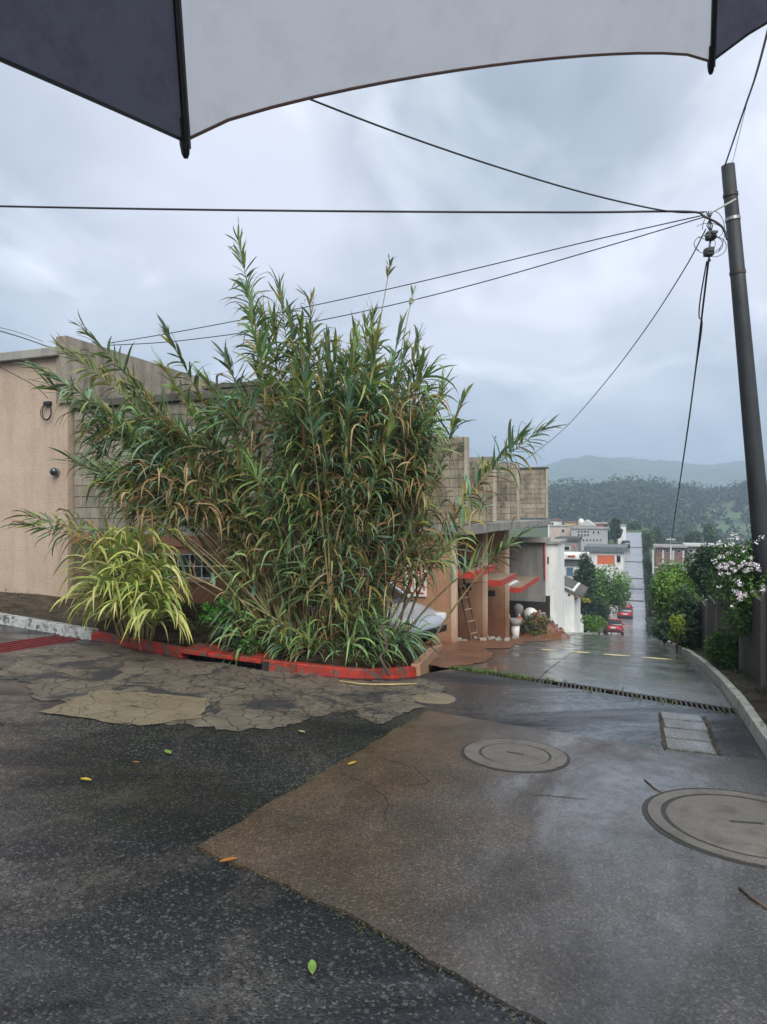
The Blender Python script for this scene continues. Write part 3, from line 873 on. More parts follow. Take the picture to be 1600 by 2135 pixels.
WF = wbox(BH, 'window_frame', (wx0, 9.59, wz0), (wx1, 9.6, wz0 + .03), M['frame'])
n = 9
for k in range(n + 1):
    x = wx0 + (wx1 - wx0) * k / n
    wbox(WF, 'mullion', (x - .007, 9.575, wz0 + .031), (x + .007, 9.6, wz1), M['frame'])
for z in (wz0 + .015, (wz0 + wz1) / 2, wz1 - .015):
    wbox(WF, 'glazing_bar', (wx0, 9.57, z - .007), (wx1, 9.595, z + .007), M['frame'])
for k in range(n):
    for i in range(2):
        x = wx0 + (wx1 - wx0) * k / n; z = wz0 + (wz1 - wz0) * i / 2
        wbox(WF, 'pane', (x + .014, 9.63, z + .02), (x + (wx1 - wx0) / n - .014, 9.636, z + (wz1 - wz0) / 2 - .014), M['glass'])
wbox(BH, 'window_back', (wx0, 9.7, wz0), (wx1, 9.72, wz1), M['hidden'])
wbox(BH, 'sill', (wx0 - .05, 9.53, wz0 - .06), (wx1 + .05, 9.6, wz0 - .002), M['umber'], .008)

# tall wall piece with a pipe, seen left of the reeds' top
org = (-8.4, 12.6, 3.75)
TW = thing('stair_tower', 'weathered concrete stair wall with a blackened cap rising behind the roof', 'wall', org)
wbox(TW, 'wall', (-9.0, 12.6, 3.74), (-7.2, 13.4, 4.42), M['greyp'])
blocks(TW, -9.0, -7.2, 3.76, 4.40, 12.6, M['block'], org, seed=5)
wbox(TW, 'cap', (-9.05, 12.52, 4.425), (-7.15, 13.45, 4.52), M['darkcap'], .01)
MB().tube([(-.25, -.08, -.0), (-.25, -.08, .92), (-.22, -.08, .97), (-.1, -.08, .98)], .025, 7).build('pipe', M['iron'], TW)

# row of unfinished units along the street: party walls facing up the hill, pale at their street end
org = (-3.8, 14.5, g(-3.8, 14.5))
RH = thing('unfinished_row_house', 'unfinished brown row house with stepped block walls above and red-edged awnings', 'house', org)
VW = [14.5, 17.75, 21.0]
for i, v in enumerate(VW):
    pw = wbox(RH, 'party_wall', (-9.5, v, g(-3.8, v) - .4), (-3.88, v + .18, 1.22), M['umber'])
    wbox(RH, 'wall_end', (-3.878, v - .015, g(-3.8, v) - .4), (-3.77, v + .195, 1.22), M['post'], .01)
    if i:
        zz = -.31 - .55 * (i - 1)
        wbox(pw, 'vent', (-4.42, v - .012, zz - .09), (-4.18, v + .01, zz + .09), M['hidden'])
tops = [(14.5, 3.36, -3.5), (17.45, 3.15, -3.46), (21.0, 3.24, -3.44), (28.1, 3.48, -3.43)]
for i, (v, zt, ue) in enumerate(tops):
    u0 = -7.5 if i == 0 else -5.6
    wl = wbox(RH, 'upper_wall', (u0, v, 1.44), (ue - .075, v + .16, zt), M['mortar'])
    blocks(wl, max(u0, -5.5), ue - .08, 1.45, zt - .02, v, M['blockw'], org, seed=11 + i,
           skip=lambda x, z, i=i: (i == 1 and abs(x + 3.95) < .2 and 2.0 < z < 2.3))
    wbox(RH, 'wall_end', (ue - .074, v - .03, 1.44), (ue, v + .18, zt - (.0 if i < 3 else .03)), M['endc'], .01)
    if i == 3:
        wbox(RH, 'coping', (u0, v - .06, zt + .003), (ue + .02, v + .2, zt + .07), M['darkcap'], .01)
mb = MB()
for k in range(14):       # sagging, chipped edge of the floor slab
    v0, v1 = 14.3 + 14.1 * k / 14, 14.3 + 14.1 * (k + 1) / 14
    z = 1.22 + random.uniform(-.008, .008)
    mb.b2((-9.5 - org[0], v0 - org[1], z - org[2] - .003 * k), (-3.32 + random.uniform(-.015, .015) - org[0], v1 - org[1] - .002, 1.43 - org[2] - .004 * k))
mb.build('floor_slab', M['conc'], RH)
wbox(RH, 'facade', (-6.0, 14.7, -4), (-5.85, 27.4, 1.21), M['umber'])
for i, (v0, v1, z) in enumerate([(14.72, 17.0, .22), (17.97, 20.3, -.28), (21.22, 25.2, -.82)]):
    aw = wbox(RH, 'awning', (-5.84, v0, z), (-3.43, v1, z + .13), M['awn'], .008)
    wbox(aw, 'fascia', (-3.428, v0 - .012, z - .01), (-3.39, v1, z + .15), M['redf'], .006)
    wbox(aw, 'fascia', (-3.76 if i == 0 else -3.76, v0 - .03, z - .01), (-3.43, v0 - .013, z + .15), M['redf'], .004)
for v in (15.6, 16.6, 18.8, 19.9):        # doorway jambs above the awnings
    wbox(RH, 'jamb', (-5.84, v, .5), (-5.6, v + .18, 1.21), M['umber'])
GW_ = wbox(RH, 'grey_wall', (-5.8, 27.4, -1.9), (-3.45, 27.6, .48), M['conc'])
wbox(RH, 'grey_roof', (-5.9, 27.1, .485), (-3.38, 28.6, .66), M['cap'], .02)
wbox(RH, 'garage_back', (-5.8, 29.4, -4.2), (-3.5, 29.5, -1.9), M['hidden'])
for k in range(7):
    x0 = -5.8 + (2.34 / 7) * k
    wbox(GW_, 'board_mark', (x0 + .005, 27.385, -1.895), (x0 + 2.34 / 7 - .005, 27.398, .47), M['conc'])
MB().tube([(.35, 12.86, -1.0 - org[2]), (.33, 12.85, .1 - org[2]), (.33, 12.86, .45 - org[2])], .03, 6).build('red_pipe', M['redf'], RH)
# corrugated sheets piled on the lowest awning
SH = thing('roofing_sheets', 'pale corrugated roofing sheets lying on the lowest red-edged awning', 'sheets', (-4.3, 22.2, -.66))
for k in range(4):
    mb = MB(); V = []; Fc = []; n = 22
    for i in range(n + 1):
        x = -.55 + 1.1 * i / n; zz = .012 * math.sin(i * 2.2)
        V += [(x, -.9, zz), (x, .9, zz)]
        if i: Fc.append((2 * i - 2, 2 * i - 1, 2 * i + 1, 2 * i))
    mb.add(V, Fc); o = mb.build('sheet', M['white'] if k % 2 else M['cap'], SH, True)
    o.location = (-.08 * k, .12 * k, .04 + .035 * k); o.rotation_euler = (0, math.radians(8), math.radians(4 * k - 6))
SC = thing('scrap_heap', 'dark tarpaulin and scrap heaped on the first red-edged awning', 'scrap', (-4.4, 15.6, .353))
for k in range(16):
    mb = MB(); bm_c = (random.uniform(-.7, .5), random.uniform(-.6, .8), random.uniform(.05, .22))
    mb.box(bm_c, (random.uniform(.15, .5), random.uniform(.15, .6), random.uniform(.05, .2)), random.uniform(0, 3))
    mb.build('scrap_piece', [M['black'], M['cable'], M['wood'], M['darkcar']][k % 4], SC, bevel=.015)
# sale board, half hidden by leaves
SB = thing('sale_board', 'white board with red hand-painted marks on the brown wall above the silver car', 'sign', (-4.68, 14.46, .15))
MB().b2((-.27, 0, -.36), (.25, .015, .36)).build('board', M['plastic'], SB, bevel=.006)
def stroke(pts, w=.035):
    mb = MB()
    for p, q in zip(pts[:-1], pts[1:]):
        d = Vector((q[0] - p[0], 0, q[1] - p[1])); l = d.length; ang = math.atan2(d.z, d.x)
        mb.box(((p[0] + q[0]) / 2, -.004, (p[1] + q[1]) / 2), (l + w * .8, .006, w), M=Matrix.Rotation(-ang, 3, 'Y'))
    mb.build('red_stroke', M['redf'], SB)
for pts in ([(-.2, .3), (-.15, .02)], [(-.15, .02), (-.06, .3)], [(0, .3), (0, .04)], [(0, .17), (.1, .17)], [(.1, .3), (.1, .04)], [(-.2, -.06), (-.1, -.06), (-.18, -.28), (-.08, -.28)],
            [(.0, -.08), (.1, -.05), (.14, -.14), (.02, -.28), (.17, -.28)], [(.17, -.06), (.2, -.2)]):
    stroke(pts)

# white building lower down
org = (-3.6, 30, g(-3.6, 30))
WB = thing('white_building', 'tall narrow white plastered building end with a slit window', 'building', org)
wbox(WB, 'wall', (-4.0, 29.9, -5), (-3.25, 33, .3), M['white'])
wbox(WB, 'slit_window', (-3.66, 29.88, -.55), (-3.6, 29.91, -.25), M['hidden'])
wbox(WB, 'ledge', (-4.02, 29.8, -3.05), (-3.6, 29.9, -2.95), M['white'], .01)
wbox(WB, 'roof_edge', (-4.1, 29.8, .3), (-3.15, 33, .42), M['cap'], .01)
org = (-3.5, 37, g(-3.5, 37))
LB = thing('white_lean_to', 'low white lean-to with a sloping tiled eave beside the road', 'building', org)
wbox(LB, 'wall', (-5.5, 36.8, -6), (-3.12, 41, -2.45), M['white'])
mb = MB(); mb.prism([(-5.4, -1.55), (-2.7, -2.85), (-2.7, -2.72), (-5.4, -1.4)], 36.7, 41.2, lambda p, q, t: (p - org[0], t - org[1], q - org[2]))
RF = mb.build('roof', M['darkcap'], LB)
mb = MB(); mb.prism([(-5.45, -2.45), (-3.12, -2.45), (-5.45, -1.6)], 36.8, 36.95, lambda p, q, t: (p - org[0], t - org[1], q - org[2]))
mb.build('gable', M['white'], LB)
for k in range(5):
    x = -4.3 + .33 * k; z = -2.11 - .155 * k
    mb = MB(); mb.tube([(x - org[0], 36.0 - org[1], z - .05 - org[2]), (x + .02 - org[0], 36.5 - org[1], z + .05 - org[2])], .07, 6)
    mb.build('rafter_end', M['wood'], LB)

# far houses beyond the dip: front plane v, pixel box read off the photograph
def atv(px, py, v):
    a, b = (px - 800) / FPX, (1067.5 - py) / FPX
    t = v / (a * ST + CT)
    return Vector(((a * CT - ST) * t, v, CAMZ + b * t))
def fhouse(name, label, v, x0, x1, y0, wallc, depth=7, roof=None, roofh=.35, over=.25):
    p, q = atv(x0, y0, v), atv(x1, y0, v)
    zb = g(-4, v) - 2
    t = thing(name, label, 'house', ((p.x + q.x) / 2, v, zb))
    wbox(t, 'wall', (p.x, v, zb), (q.x, v + depth, p.z), wallc)
    if roof: wbox(t, 'roof', (p.x - over, v - over, p.z + .004), (q.x + over, v + depth, p.z + roofh), roof, .03)
    return t
def fwin(t, v, x0, x1, y0, y1, m=None, frame=None, name='window'):
    p, q = atv(x0, y0, v), atv(x1, y1, v)
    f = wbox(t, name, (p.x, v - .06, q.z), (q.x, v - .005, p.z), frame or M['frame'])
    w = (q.x - p.x) * .12; h = (p.z - q.z) * .12
    wbox(f, 'pane', (p.x + w, v - .075, q.z + h), (q.x - w, v - .062, p.z - h), m or M['glass'])
col = lambda n, c: wallm(n, tuple(x * .88 for x in c), c, tuple(x * .4 for x in c), .5)
M['pink'] = col('pink_wall', (.55, .44, .38)); M['yel'] = col('yellow_wall', (.55, .42, .16)); M['grb'] = col('grey_block_wall', (.40, .41, .41))
M['orange'] = plain('orange_door', (.55, .12, .04), .5, 0, .2); M['redw'] = col('red_wall', (.42, .06, .05)); M['pblue'] = plain('blue_glass', (.08, .14, .2), .1)
M['rust'] = plain('rust_roof', (.17, .095, .07), .7, 0, .4, 3); M['dgrey'] = plain('slate_roof', (.11, .12, .13), .5, 0, .3, 2)
h = fhouse('modern_house', 'white flat-roofed house with a dark eave band and blue window', 72, 1160, 1222, 1178, M['white'], 6, M['dgrey'], .6, .2)
fwin(h, 72, 1180, 1197, 1180, 1204, M['pblue'])
p, q = atv(1158, 1152, 72), atv(1224, 1166, 72)
wbox(h, 'balcony', (p.x, 71.3, q.z), (q.x, 76, p.z - .1), M['white'], .04)
fwin(h, 71.3, 1182, 1202, 1157, 1163, M['redw'], M['white'])
h = fhouse('garage_house', 'white house with an orange garage door on the far slope', 104, 1226, 1300, 1150, M['white'], 8, M['dgrey'], .8, .5)
fwin(h, 104, 1240, 1288, 1154, 1180, M['orange'], M['white'], 'garage_door'); fwin(h, 104, 1286, 1295, 1157, 1174)
h = fhouse('block_building', 'grey block building with rows of small dark windows on the far slope', 120, 1191, 1265, 1103, M['grb'], 8, M['cap'], .3, .15)
for i in range(4):
    for r_ in range(2): fwin(h, 120, 1205 + 6.5 * i, 1209.5 + 6.5 * i, 1106 + 7 * r_, 1110.5 + 7 * r_)
for x in (1236, 1246): fwin(h, 120, x, x + 4.5, 1107, 1112)
for i in range(7): fwin(h, 120, 1208 + 7.2 * i, 1212 + 7.2 * i, 1124, 1127.5)
h = fhouse('rusty_roof_house', 'low grey house with stained flat roof in front of the block building', 100, 1160, 1204, 1128, M['conc'], 7, M['darkcap'], .5, .2)
fwin(h, 100, 1170, 1190, 1138, 1148); fwin(h, 100, 1194, 1201, 1134, 1141, M['redw'])
h = fhouse('pink_house', 'pale pink house with one small dark window on the far slope', 126, 1146, 1190, 1098, M['pink'], 7, M['cap'], .2, .1)
fwin(h, 126, 1171, 1178, 1103, 1110)
h = fhouse('yellow_house', 'yellow upper storey behind the pale pink house', 136, 1177, 1214, 1090, M['yel'], 7, M['rust'], .2, .1)
h = fhouse('red_house', 'red-walled house top above the grey block building', 134, 1240, 1263, 1093, M['redw'], 7, M['cap'], .3, .2)
fwin(h, 134, 1252, 1257, 1096, 1100)
h = fhouse('white_gable_house', 'white house with a pitched roof behind the grey block building', 130, 1206, 1240, 1096, M['white'], 7)
p, q = atv(1204, 1096, 130), atv(1242, 1084, 130)
o3 = h.location
MB().prism([(p.x - o3.x, p.z - o3.z), (q.x - o3.x, p.z - o3.z), ((p.x + q.x) / 2 - o3.x, q.z - o3.z)], -.3, 6, lambda a_, b_, t_: (a_, t_, b_)).build('roof', M['frame'], h)
h = fhouse('corner_house', 'small white house beside the tall cypress at the top of the far street', 146, 1289, 1305, 1097, M['white'], 6, M['cap'], .25, .1)
fwin(h, 146, 1294, 1300, 1103, 1108)
h = fhouse('roof_terrace', 'white and red roof-top rooms at the left end of the far houses', 150, 1143, 1166, 1086, M['white'], 6, M['rust'], .4, .2)
fwin(h, 150, 1150, 1155, 1089, 1094)
p = atv(1212, 1083, 135)
WT = thing('water_tank', 'round white water tank on the yellow house roof', 'tank', (p.x, 135, p.z - .7))
MB().lathe([(.35, -.5), (.55, -.2), (.6, .2), (.5, .6), (.25, .85), (.02, .9)], 16).build('tank', M['plastic'], WT, True)
MB().lathe([(.5, -.95), (.5, -.85), (.3, -.5)], 8).build('tank_stand', M['conc'], WT)

# fenced lot right of the far street
p, q = atv(1372, 1160, 92), atv(1455, 1160, 92)
RW = thing('retaining_wall', 'long grey retaining wall below the fenced lot right of the far street', 'wall', (p.x, 84, -13))
wbox(RW, 'wall', (p.x, 84, -13), (p.x + 16, 84.4, -4.4), M['conc']); wbox(RW, 'coping', (p.x - .1, 83.9, -4.39), (p.x + 16.1, 84.5, -4.2), M['cap'])
LS = thing('brick_shed', 'long low red-brown shed behind the white posts right of the far street', 'shed', (atv(1372, 1150, 98).x, 98, -8))
p, q = atv(1368, 1141, 98), atv(1428, 1160, 98)
wbox(LS, 'wall', (p.x, 98, -9), (q.x, 102, p.z), M['rust']); wbox(LS, 'roof', (p.x - .3, 97.5, p.z + .003), (q.x + .3, 102.4, p.z + .25), M['cap'])
for i in range(4): fwin(LS, 98, 1376 + 12 * i, 1384 + 12 * i, 1146, 1152)
p, q = atv(1432, 1139, 100), atv(1510, 1160, 100)
LS2 = thing('grey_shed', 'grey and white open shed at the right end of the fenced lot', 'shed', (p.x, 100, -8))
wbox(LS2, 'wall', (p.x, 100, -9), (q.x, 104, p.z), M['conc']); wbox(LS2, 'roof', (p.x - .3, 99.5, p.z + .003), (q.x + .3, 104.4, p.z + .3), M['frame'])
for i in range(5): fwin(LS2, 100, 1436 + 14 * i, 1446 + 14 * i, 1144, 1152)
p = atv(1362, 1158, 90)
FE = thing('lot_fence', 'white post fence along the lot right of the far street', 'fence', (p.x, 90, p.z - 1.6))
for i in range(11):
    MB().box((i * 1.15, 0, .8), (.2, .2, 2.9)).build('post', M['frame'], FE, bevel=.01)
for z in (.1,):
    MB().box((5.75, .02, z), (11.5, .1, .14)).build('rail', M['frame'], FE)

# precast wall on the right of the street
PWL = thing('plank_wall', 'dark precast concrete plank wall with pale posts along the right of the street', 'wall', (1.46, 8, g(1.46, 8)))
o3 = PWL.location
pv = [5.3, 7.25, 9.2, 11.05, 14.3, 16.3, 18.3, 20.3, 22.3]
for i, v in enumerate(pv):
    zb = g(1.46, v); MB().b2((-.06, v - .045 - o3.y, zb - .4 - o3.z), (.06, v + .045 - o3.y, zb + 1.25 - o3.z)).build('post', M['wpost'], PWL, bevel=.012)
    if i < len(pv) - 1:
        v1 = pv[i + 1]; zb = g(1.46, (v + v1) / 2)
        for k in range(5):
            MB().b2((-.02 + random.uniform(-.004, .004), v + .065 - o3.y, zb - .1 + k * .26 - o3.z), (.02, v1 - .065 - o3.y, zb + .155 + k * .26 - o3.z)).build('plank', M['darkw'], PWL, bevel=.006)

# ------------------------------------------------------------------ strap leaves (reeds)
def norm(a):
    return a / np.maximum(np.linalg.norm(a, axis=-1, keepdims=True), 1e-9)
def strap(p0, d, L, W, droop, roll, nseg=7, fold=.3):
    """N arching strap leaves -> verts (N, nseg+1, 3, 3)"""
    N = len(p0); p = p0.copy(); d = norm(d.copy())
    out = np.zeros((N, nseg + 1, 3, 3)); step = (L / nseg)[:, None]
    kr = np.random.default_rng(N + 17)
    tk = kr.uniform(.12, .85, N); sharp = kr.random(N) ** 1.5; lat = kr.normal(0, .9, (N, 3)) * np.array([1, 1, .25]); tw = kr.normal(0, .9, N)
    for i in range(nseg + 1):
        t = i / nseg
        up = np.tile([0, 0, 1.0], (N, 1))
        side = norm(np.cross(d, up) + 1e-6); nrm = norm(np.cross(side, d))
        rl = roll + tw * t
        s2 = side * np.cos(rl)[:, None] + nrm * np.sin(rl)[:, None]
        n2 = norm(np.cross(s2, d))
        w = (W * min(1.0, .45 + 3.5 * t) * (1 - t ** 2.2) * .5 + .0006)[:, None]
        out[:, i, 0] = p - s2 * w + n2 * w * fold
        out[:, i, 1] = p
        out[:, i, 2] = p + s2 * w + n2 * w * fold
        p = p + d * step
        wgt = (1 - sharp) * (.35 + 1.3 * t) + sharp * 3.0 * np.exp(-((t - tk) / .16) ** 2)
        d = norm(d + np.array([0, 0, -1.0]) * (droop * wgt / nseg)[:, None] + lat * (t / nseg))
    return out
def strap_faces(N, nseg=7):
    b = np.arange(nseg)[:, None] * 3
    q = np.concatenate([np.stack([b + 0, b + 1, b + 4, b + 3], -1), np.stack([b + 1, b + 2, b + 5, b + 4], -1)], 1).reshape(-1, 4)
    return (np.arange(N)[:, None, None] * (nseg + 1) * 3 + q[None]).reshape(-1, 4)
def leaf_cols(cols, tip, nseg=7):
    t = (np.arange(nseg + 1) / nseg)[None, :, None]
    c = cols[:, None, :] * (1 - t ** 3) + tip[:, None, :] * t ** 3
    return np.repeat(c[:, :, None, :], 3, 2)

GREENS = np.array([(.125, .21, .07), (.18, .28, .09), (.105, .205, .13), (.25, .32, .10), (.14, .235, .155), (.075, .125, .055)])
YELLOW = np.array([(.30, .31, .07), (.23, .27, .06), (.34, .28, .10)])
DEAD = np.array([(.30, .185, .08), (.23, .13, .06), (.40, .29, .15), (.16, .10, .05)])
RIGHT = np.array([CT, ST, 0.0]); FWD = np.array([-ST, CT, 0.0])

def bez(a, b, c, n):
    t = np.linspace(0, 1, n)[:, None]
    return (1 - t) ** 2 * a + 2 * t * (1 - t) * b + t ** 2 * c

def reed_clump():
    r = random.Random(21); rg = np.random.default_rng(5)
    bc = np.array(at(690, 1375, 9.45)); bc[2] = -.12
    root = thing('giant_reed_clump', 'tall dense giant reed clump with brown dead leaves behind the red kerb', 'reed', tuple(bc))
    tips = [(497, 500, 9.4, 1), (512, 598, 9.3, 1), (582, 592, 9.5, 1), (645, 622, 9.4, 1), (600, 650, 9.2, 1), (545, 645, 9.6, 1), (815, 548, 9.7, 0), (862, 608, 9.8, 0),
            (780, 652, 9.3, 1), (835, 685, 9.4, 1), (700, 715, 9.5, 1), (740, 690, 9.3, 1), (765, 665, 9.7, 1), (872, 700, 9.6, 1), (885, 745, 9.5, 1), (968, 828, 9.4, 1), (925, 800, 9.5, 1),
            (1138, 892, 9.3, 2), (1085, 912, 9.4, 2), (1010, 1050, 9.1, 1), (1090, 1112, 9.0, 1), (1055, 1140, 9.0, 1), (900, 880, 9.2, 1),
            (172, 684, 9.0, 1), (345, 692, 9.1, 1), (75, 765, 8.9, 2), (340, 765, 9.2, 1), (155, 962, 8.9, 2), (35, 1090, 8.8, 2), (100, 800, 9.0, 2), (130, 730, 9.1, 2), (60, 1075, 8.9, 2), (215, 850, 9.0, 1), (250, 905, 9.1, 1), (285, 985, 8.9, 1),
            (225, 1010, 8.9, 1), (300, 1065, 8.8, 1), (365, 1100, 8.8, 1), (425, 1000, 8.9, 1), (400, 850, 9.3, 1), (445, 905, 9.2, 1), (468, 740, 9.4, 1), (430, 790, 9.5, 1), (330, 880, 9.3, 1), (380, 940, 9.0, 1),
            (260, 800, 9.2, 1), (310, 930, 8.8, 1), (455, 1060, 8.8, 1)]
    # fill the body of the clump
    for k in range(70):
        x = r.gauss(700, 105); x = min(885, max(490, x))
        top = np.interp(x, [480, 520, 600, 690, 780, 850, 900, 950], [760, 650, 640, 700, 670, 710, 770, 900])
        y = top + abs(r.gauss(0, 1)) * 210 + 10
        tips.append((x, min(y, 1240), 9.3 + r.gauss(0, .42), 1))
    for k in range(26):
        x = r.uniform(190, 500); y = r.uniform(np.interp(x, [190, 350, 500], [930, 830, 760]), np.interp(x, [190, 350, 500], [1020, 1050, 1090]))
        tips.append((x, y, 9.1 + r.gauss(0, .3), 1))
    for k in range(16):
        x = r.uniform(810, 895); y = r.uniform(np.interp(x, [810, 895], [770, 850]), 1150)
        tips.append((x, y, 9.3 + r.gauss(0, .35), 1))
    far_ = [False]; front_ = [False]
    P0, D, LL, WW, DR, RO, C0, C1 = [], [], [], [], [], [], [], []
    def leaf(p, d, L, W, dr, ro, c0, c1):
        w_ = p + bc; Yc = float(w_ @ FWD); x_ = 800 + FPX * float(w_ @ RIGHT) / Yc; y_ = 1067.5 - FPX * (w_[2] - CAMZ) / Yc
        if not far_[0] and ((325 < x_ < 490 and y_ > 1095) or (x_ <= 325 and y_ > 1075)): return      # the window side of the bed is open
        if x_ > 806 and y_ > 1185 + 45 * r.random() and not (front_[0]): return                           # and so is the car's side
        P0.append(p); D.append(d); LL.append(L); WW.append(W); DR.append(dr); RO.append(ro); C0.append(c0); C1.append(c1)
    def hue(h, f):
        c = GREENS[r.randrange(6)] * (1 - f) + h * f
        return c * r.uniform(.65, 1.4)
    for (x, y, Y, kind) in tips:
        far_[0] = x < 70 and y > 1000
        tip = np.array(at(x, y, Y)); rel = tip - bc
        lat = float(rel @ RIGHT); dep = float(rel @ FWD)
        b = np.array([0, 0, .0]) + RIGHT * (np.clip(lat * .35, -.6, .85) + r.gauss(0, .18)) + FWD * (np.clip(dep * .4, -.4, .5) + r.gauss(0, .16))
        hgt = rel[2]
        ctrl = b * .55 + rel * .45; ctrl[2] = max(hgt * (.62 if kind < 2 else .75), .5 + .18 * abs(lat))
        n = 14; cp = bez(b, ctrl, rel, n)
        rad = [.019 - .0145 * i / (n - 1) for i in range(n)]
        MB().tube([tuple(q) for q in cp], rad, 5).build('cane', M['cane'], root, True)
        seg = np.linalg.norm(np.diff(cp, axis=0), axis=1).sum()
        h = GREENS[r.randrange(6)] * r.uniform(.65, 1.6); nl = int(seg / .058)
        az = r.uniform(0, 6.28)
        for i in range(nl):
            t = .34 + .66 * ((i + r.random()) / nl) ** .8
            if kind == 0 and .66 < t < .94: continue
            k = min(t * (n - 1), n - 1.001); i0 = int(k); p = cp[i0] + (cp[i0 + 1] - cp[i0]) * (k - i0)
            dd = norm((cp[min(i0 + 1, n - 1)] - cp[max(i0 - 0, 0)])[None])[0]
            a_ = az + (i % 2) * math.pi + r.gauss(0, .5)
            ax = np.cross(dd, [math.cos(a_), math.sin(a_), .1]); ax = ax / (np.linalg.norm(ax) + 1e-9)
            spread = r.uniform(.55, 1.05) if t < .9 else r.uniform(.12, .5)
            d = dd * math.cos(spread) + ax * math.sin(spread)
            dead = r.random() < (.72 if t < .5 else (.28 if t < .75 else .05))
            L = r.uniform(.28, .52) * (1 if t < .85 else .7)
            if kind == 0: L *= .55
            if kind == 2: L *= 1.15
            if dead:
                c = DEAD[r.randrange(4)] * r.uniform(.7, 1.25)
                leaf(p, d, L * .9, r.uniform(.016, .03), r.uniform(2.6, 4.5), r.uniform(-.8, .8), c, c * .8)
            else:
                f = YELLOW[r.randrange(3)] if r.random() < .24 else hue(h, .6)
                tipc = DEAD[r.randrange(4)] if r.random() < .35 else f * 1.15
                leaf(p, d, L, r.uniform(.026, .056), (r.uniform(2.4, 4.0) if kind == 2 else r.uniform(.5, 2.6)) if t < .88 else r.uniform(.1, .9), r.uniform(-.5, .5), f, tipc)
    far_[0] = False
    # leafy side shoots: fans that hang out of the clump, the lowest reaching the kerb
    fans = [(620, 1150), (700, 1010), (560, 1340), (520, 1240), (830, 1100), (840, 1190), (900, 1150), (740, 1340), (640, 1330), (930, 1150), (700, 1230), (590, 1230), (770, 1290), (785, 1310), (540, 1120),
            (730, 1110), (660, 1060), (780, 1180), (480, 1270), (500, 1180), (680, 1350), (600, 1370), (775, 1350), (720, 1300), (560, 1290)]
    for k in range(120):
        yy = r.uniform(780, 1370); fans.append((min(890 if yy < 1150 else 785, max(480, r.gauss(700 if yy < 1200 else 660, 115))), yy))
    for k in range(44):
        fans.append((r.uniform(190, 490), r.uniform(860, 1075)))
    for k in range(20):
        fans.append((r.uniform(820, 900), r.uniform(880, 1180)))
    low = [(845, 1352), (868, 1362), (832, 1318)]
    for (x, y) in fans + low:
        front_[0] = (x, y) in low
        front = r.random() < .75
        Y = (8.75 + abs(r.gauss(0, .22)) if front else 9.6 + r.gauss(0, .3))
        if y > 1300: Y = 8.55 + abs(r.gauss(0, .18))
        p = np.array(at(x, y, Y)) - bc
        if p[2] < .1: p[2] = .1 + r.uniform(0, .2)
        axis = norm((np.array([p[0], p[1], 0]) * .5 + RIGHT * np.sign(p @ RIGHT) * .2 + np.array([0, 0, .55]))[None])[0]
        st = p - axis * .28 - np.array([0, 0, .12])
        MB().tube([tuple(st), tuple(st * .4 + p * .6), tuple(p)], [.009, .007, .004], 4).build('cane', M['cane'], root, True)
        h = GREENS[r.randrange(6)] * r.uniform(.6, 1.6); n = r.randrange(12, 20)
        for i in range(n):
            t = i / n
            q = st + (p - st) * (.25 + .75 * t)
            a_ = i * 2.4 + r.gauss(0, .3)
            o1 = np.cross(axis, [math.cos(a_), math.sin(a_), 0]); o1 = o1 / (np.linalg.norm(o1) + 1e-9)
            sp = 1.15 - .75 * t + r.gauss(0, .1)
            d = axis * math.cos(sp) + o1 * math.sin(sp)
            u_ = r.random()
            c = DEAD[r.randrange(4)] if u_ < .09 else (YELLOW[r.randrange(3)] * .8 if u_ < .16 else hue(h, .75))
            leaf(q, d, r.uniform(.30, .58), r.uniform(.024, .048), r.uniform(.9, 3.6), r.uniform(-.5, .5), c, c * (1.2 if u_ > .2 else .8))
    front_[0] = False
    # dead skirts
    for k in range(1050):
        x = r.choice([r.gauss(690, 120), r.uniform(260, 500), r.uniform(800, 910)]); y = r.uniform(820, 1300) if 480 < x < 930 else r.uniform(950, 1080)
        p = np.array(at(x, y, 9.0 + r.gauss(0, .3))) - bc
        if p[2] < .3: continue
        c = DEAD[r.randrange(4)] * r.uniform(.65, 1.25)
        a_ = r.uniform(0, 6.28)
        leaf(p, np.array([math.cos(a_), math.sin(a_), r.uniform(-.6, .4)]), r.uniform(.3, .6), r.uniform(.014, .032), r.uniform(3, 6), r.uniform(-1, 1), c, c * .8)
    P0, D = np.array(P0), np.array(D); LL, WW, DR, RO = map(np.array, (LL, WW, DR, RO)); C0, C1 = np.array(C0), np.array(C1)
    V = strap(P0, D, LL, WW, DR, RO); K = leaf_cols(C0, C1)
    depth = (P0 @ FWD); score = -depth + rg.normal(0, .05, len(P0))
    green = C0[:, 1] > C0[:, 0]
    order = np.argsort(-(score + green * .4))
    single = set(order[:300].tolist())
    f1 = strap_faces(1)
    for i in order[:300]:
        fast_mesh('leaf', V[i], f1, M['reed'], root, K[i], True)
    rest = np.array([i for i in range(len(P0)) if i not in single])
    o = fast_mesh('foliage', V[rest], strap_faces(len(rest)), M['reed'], root, K[rest], True)
    o['kind'] = 'stuff'
    return len(P0)
NREED = reed_clump()

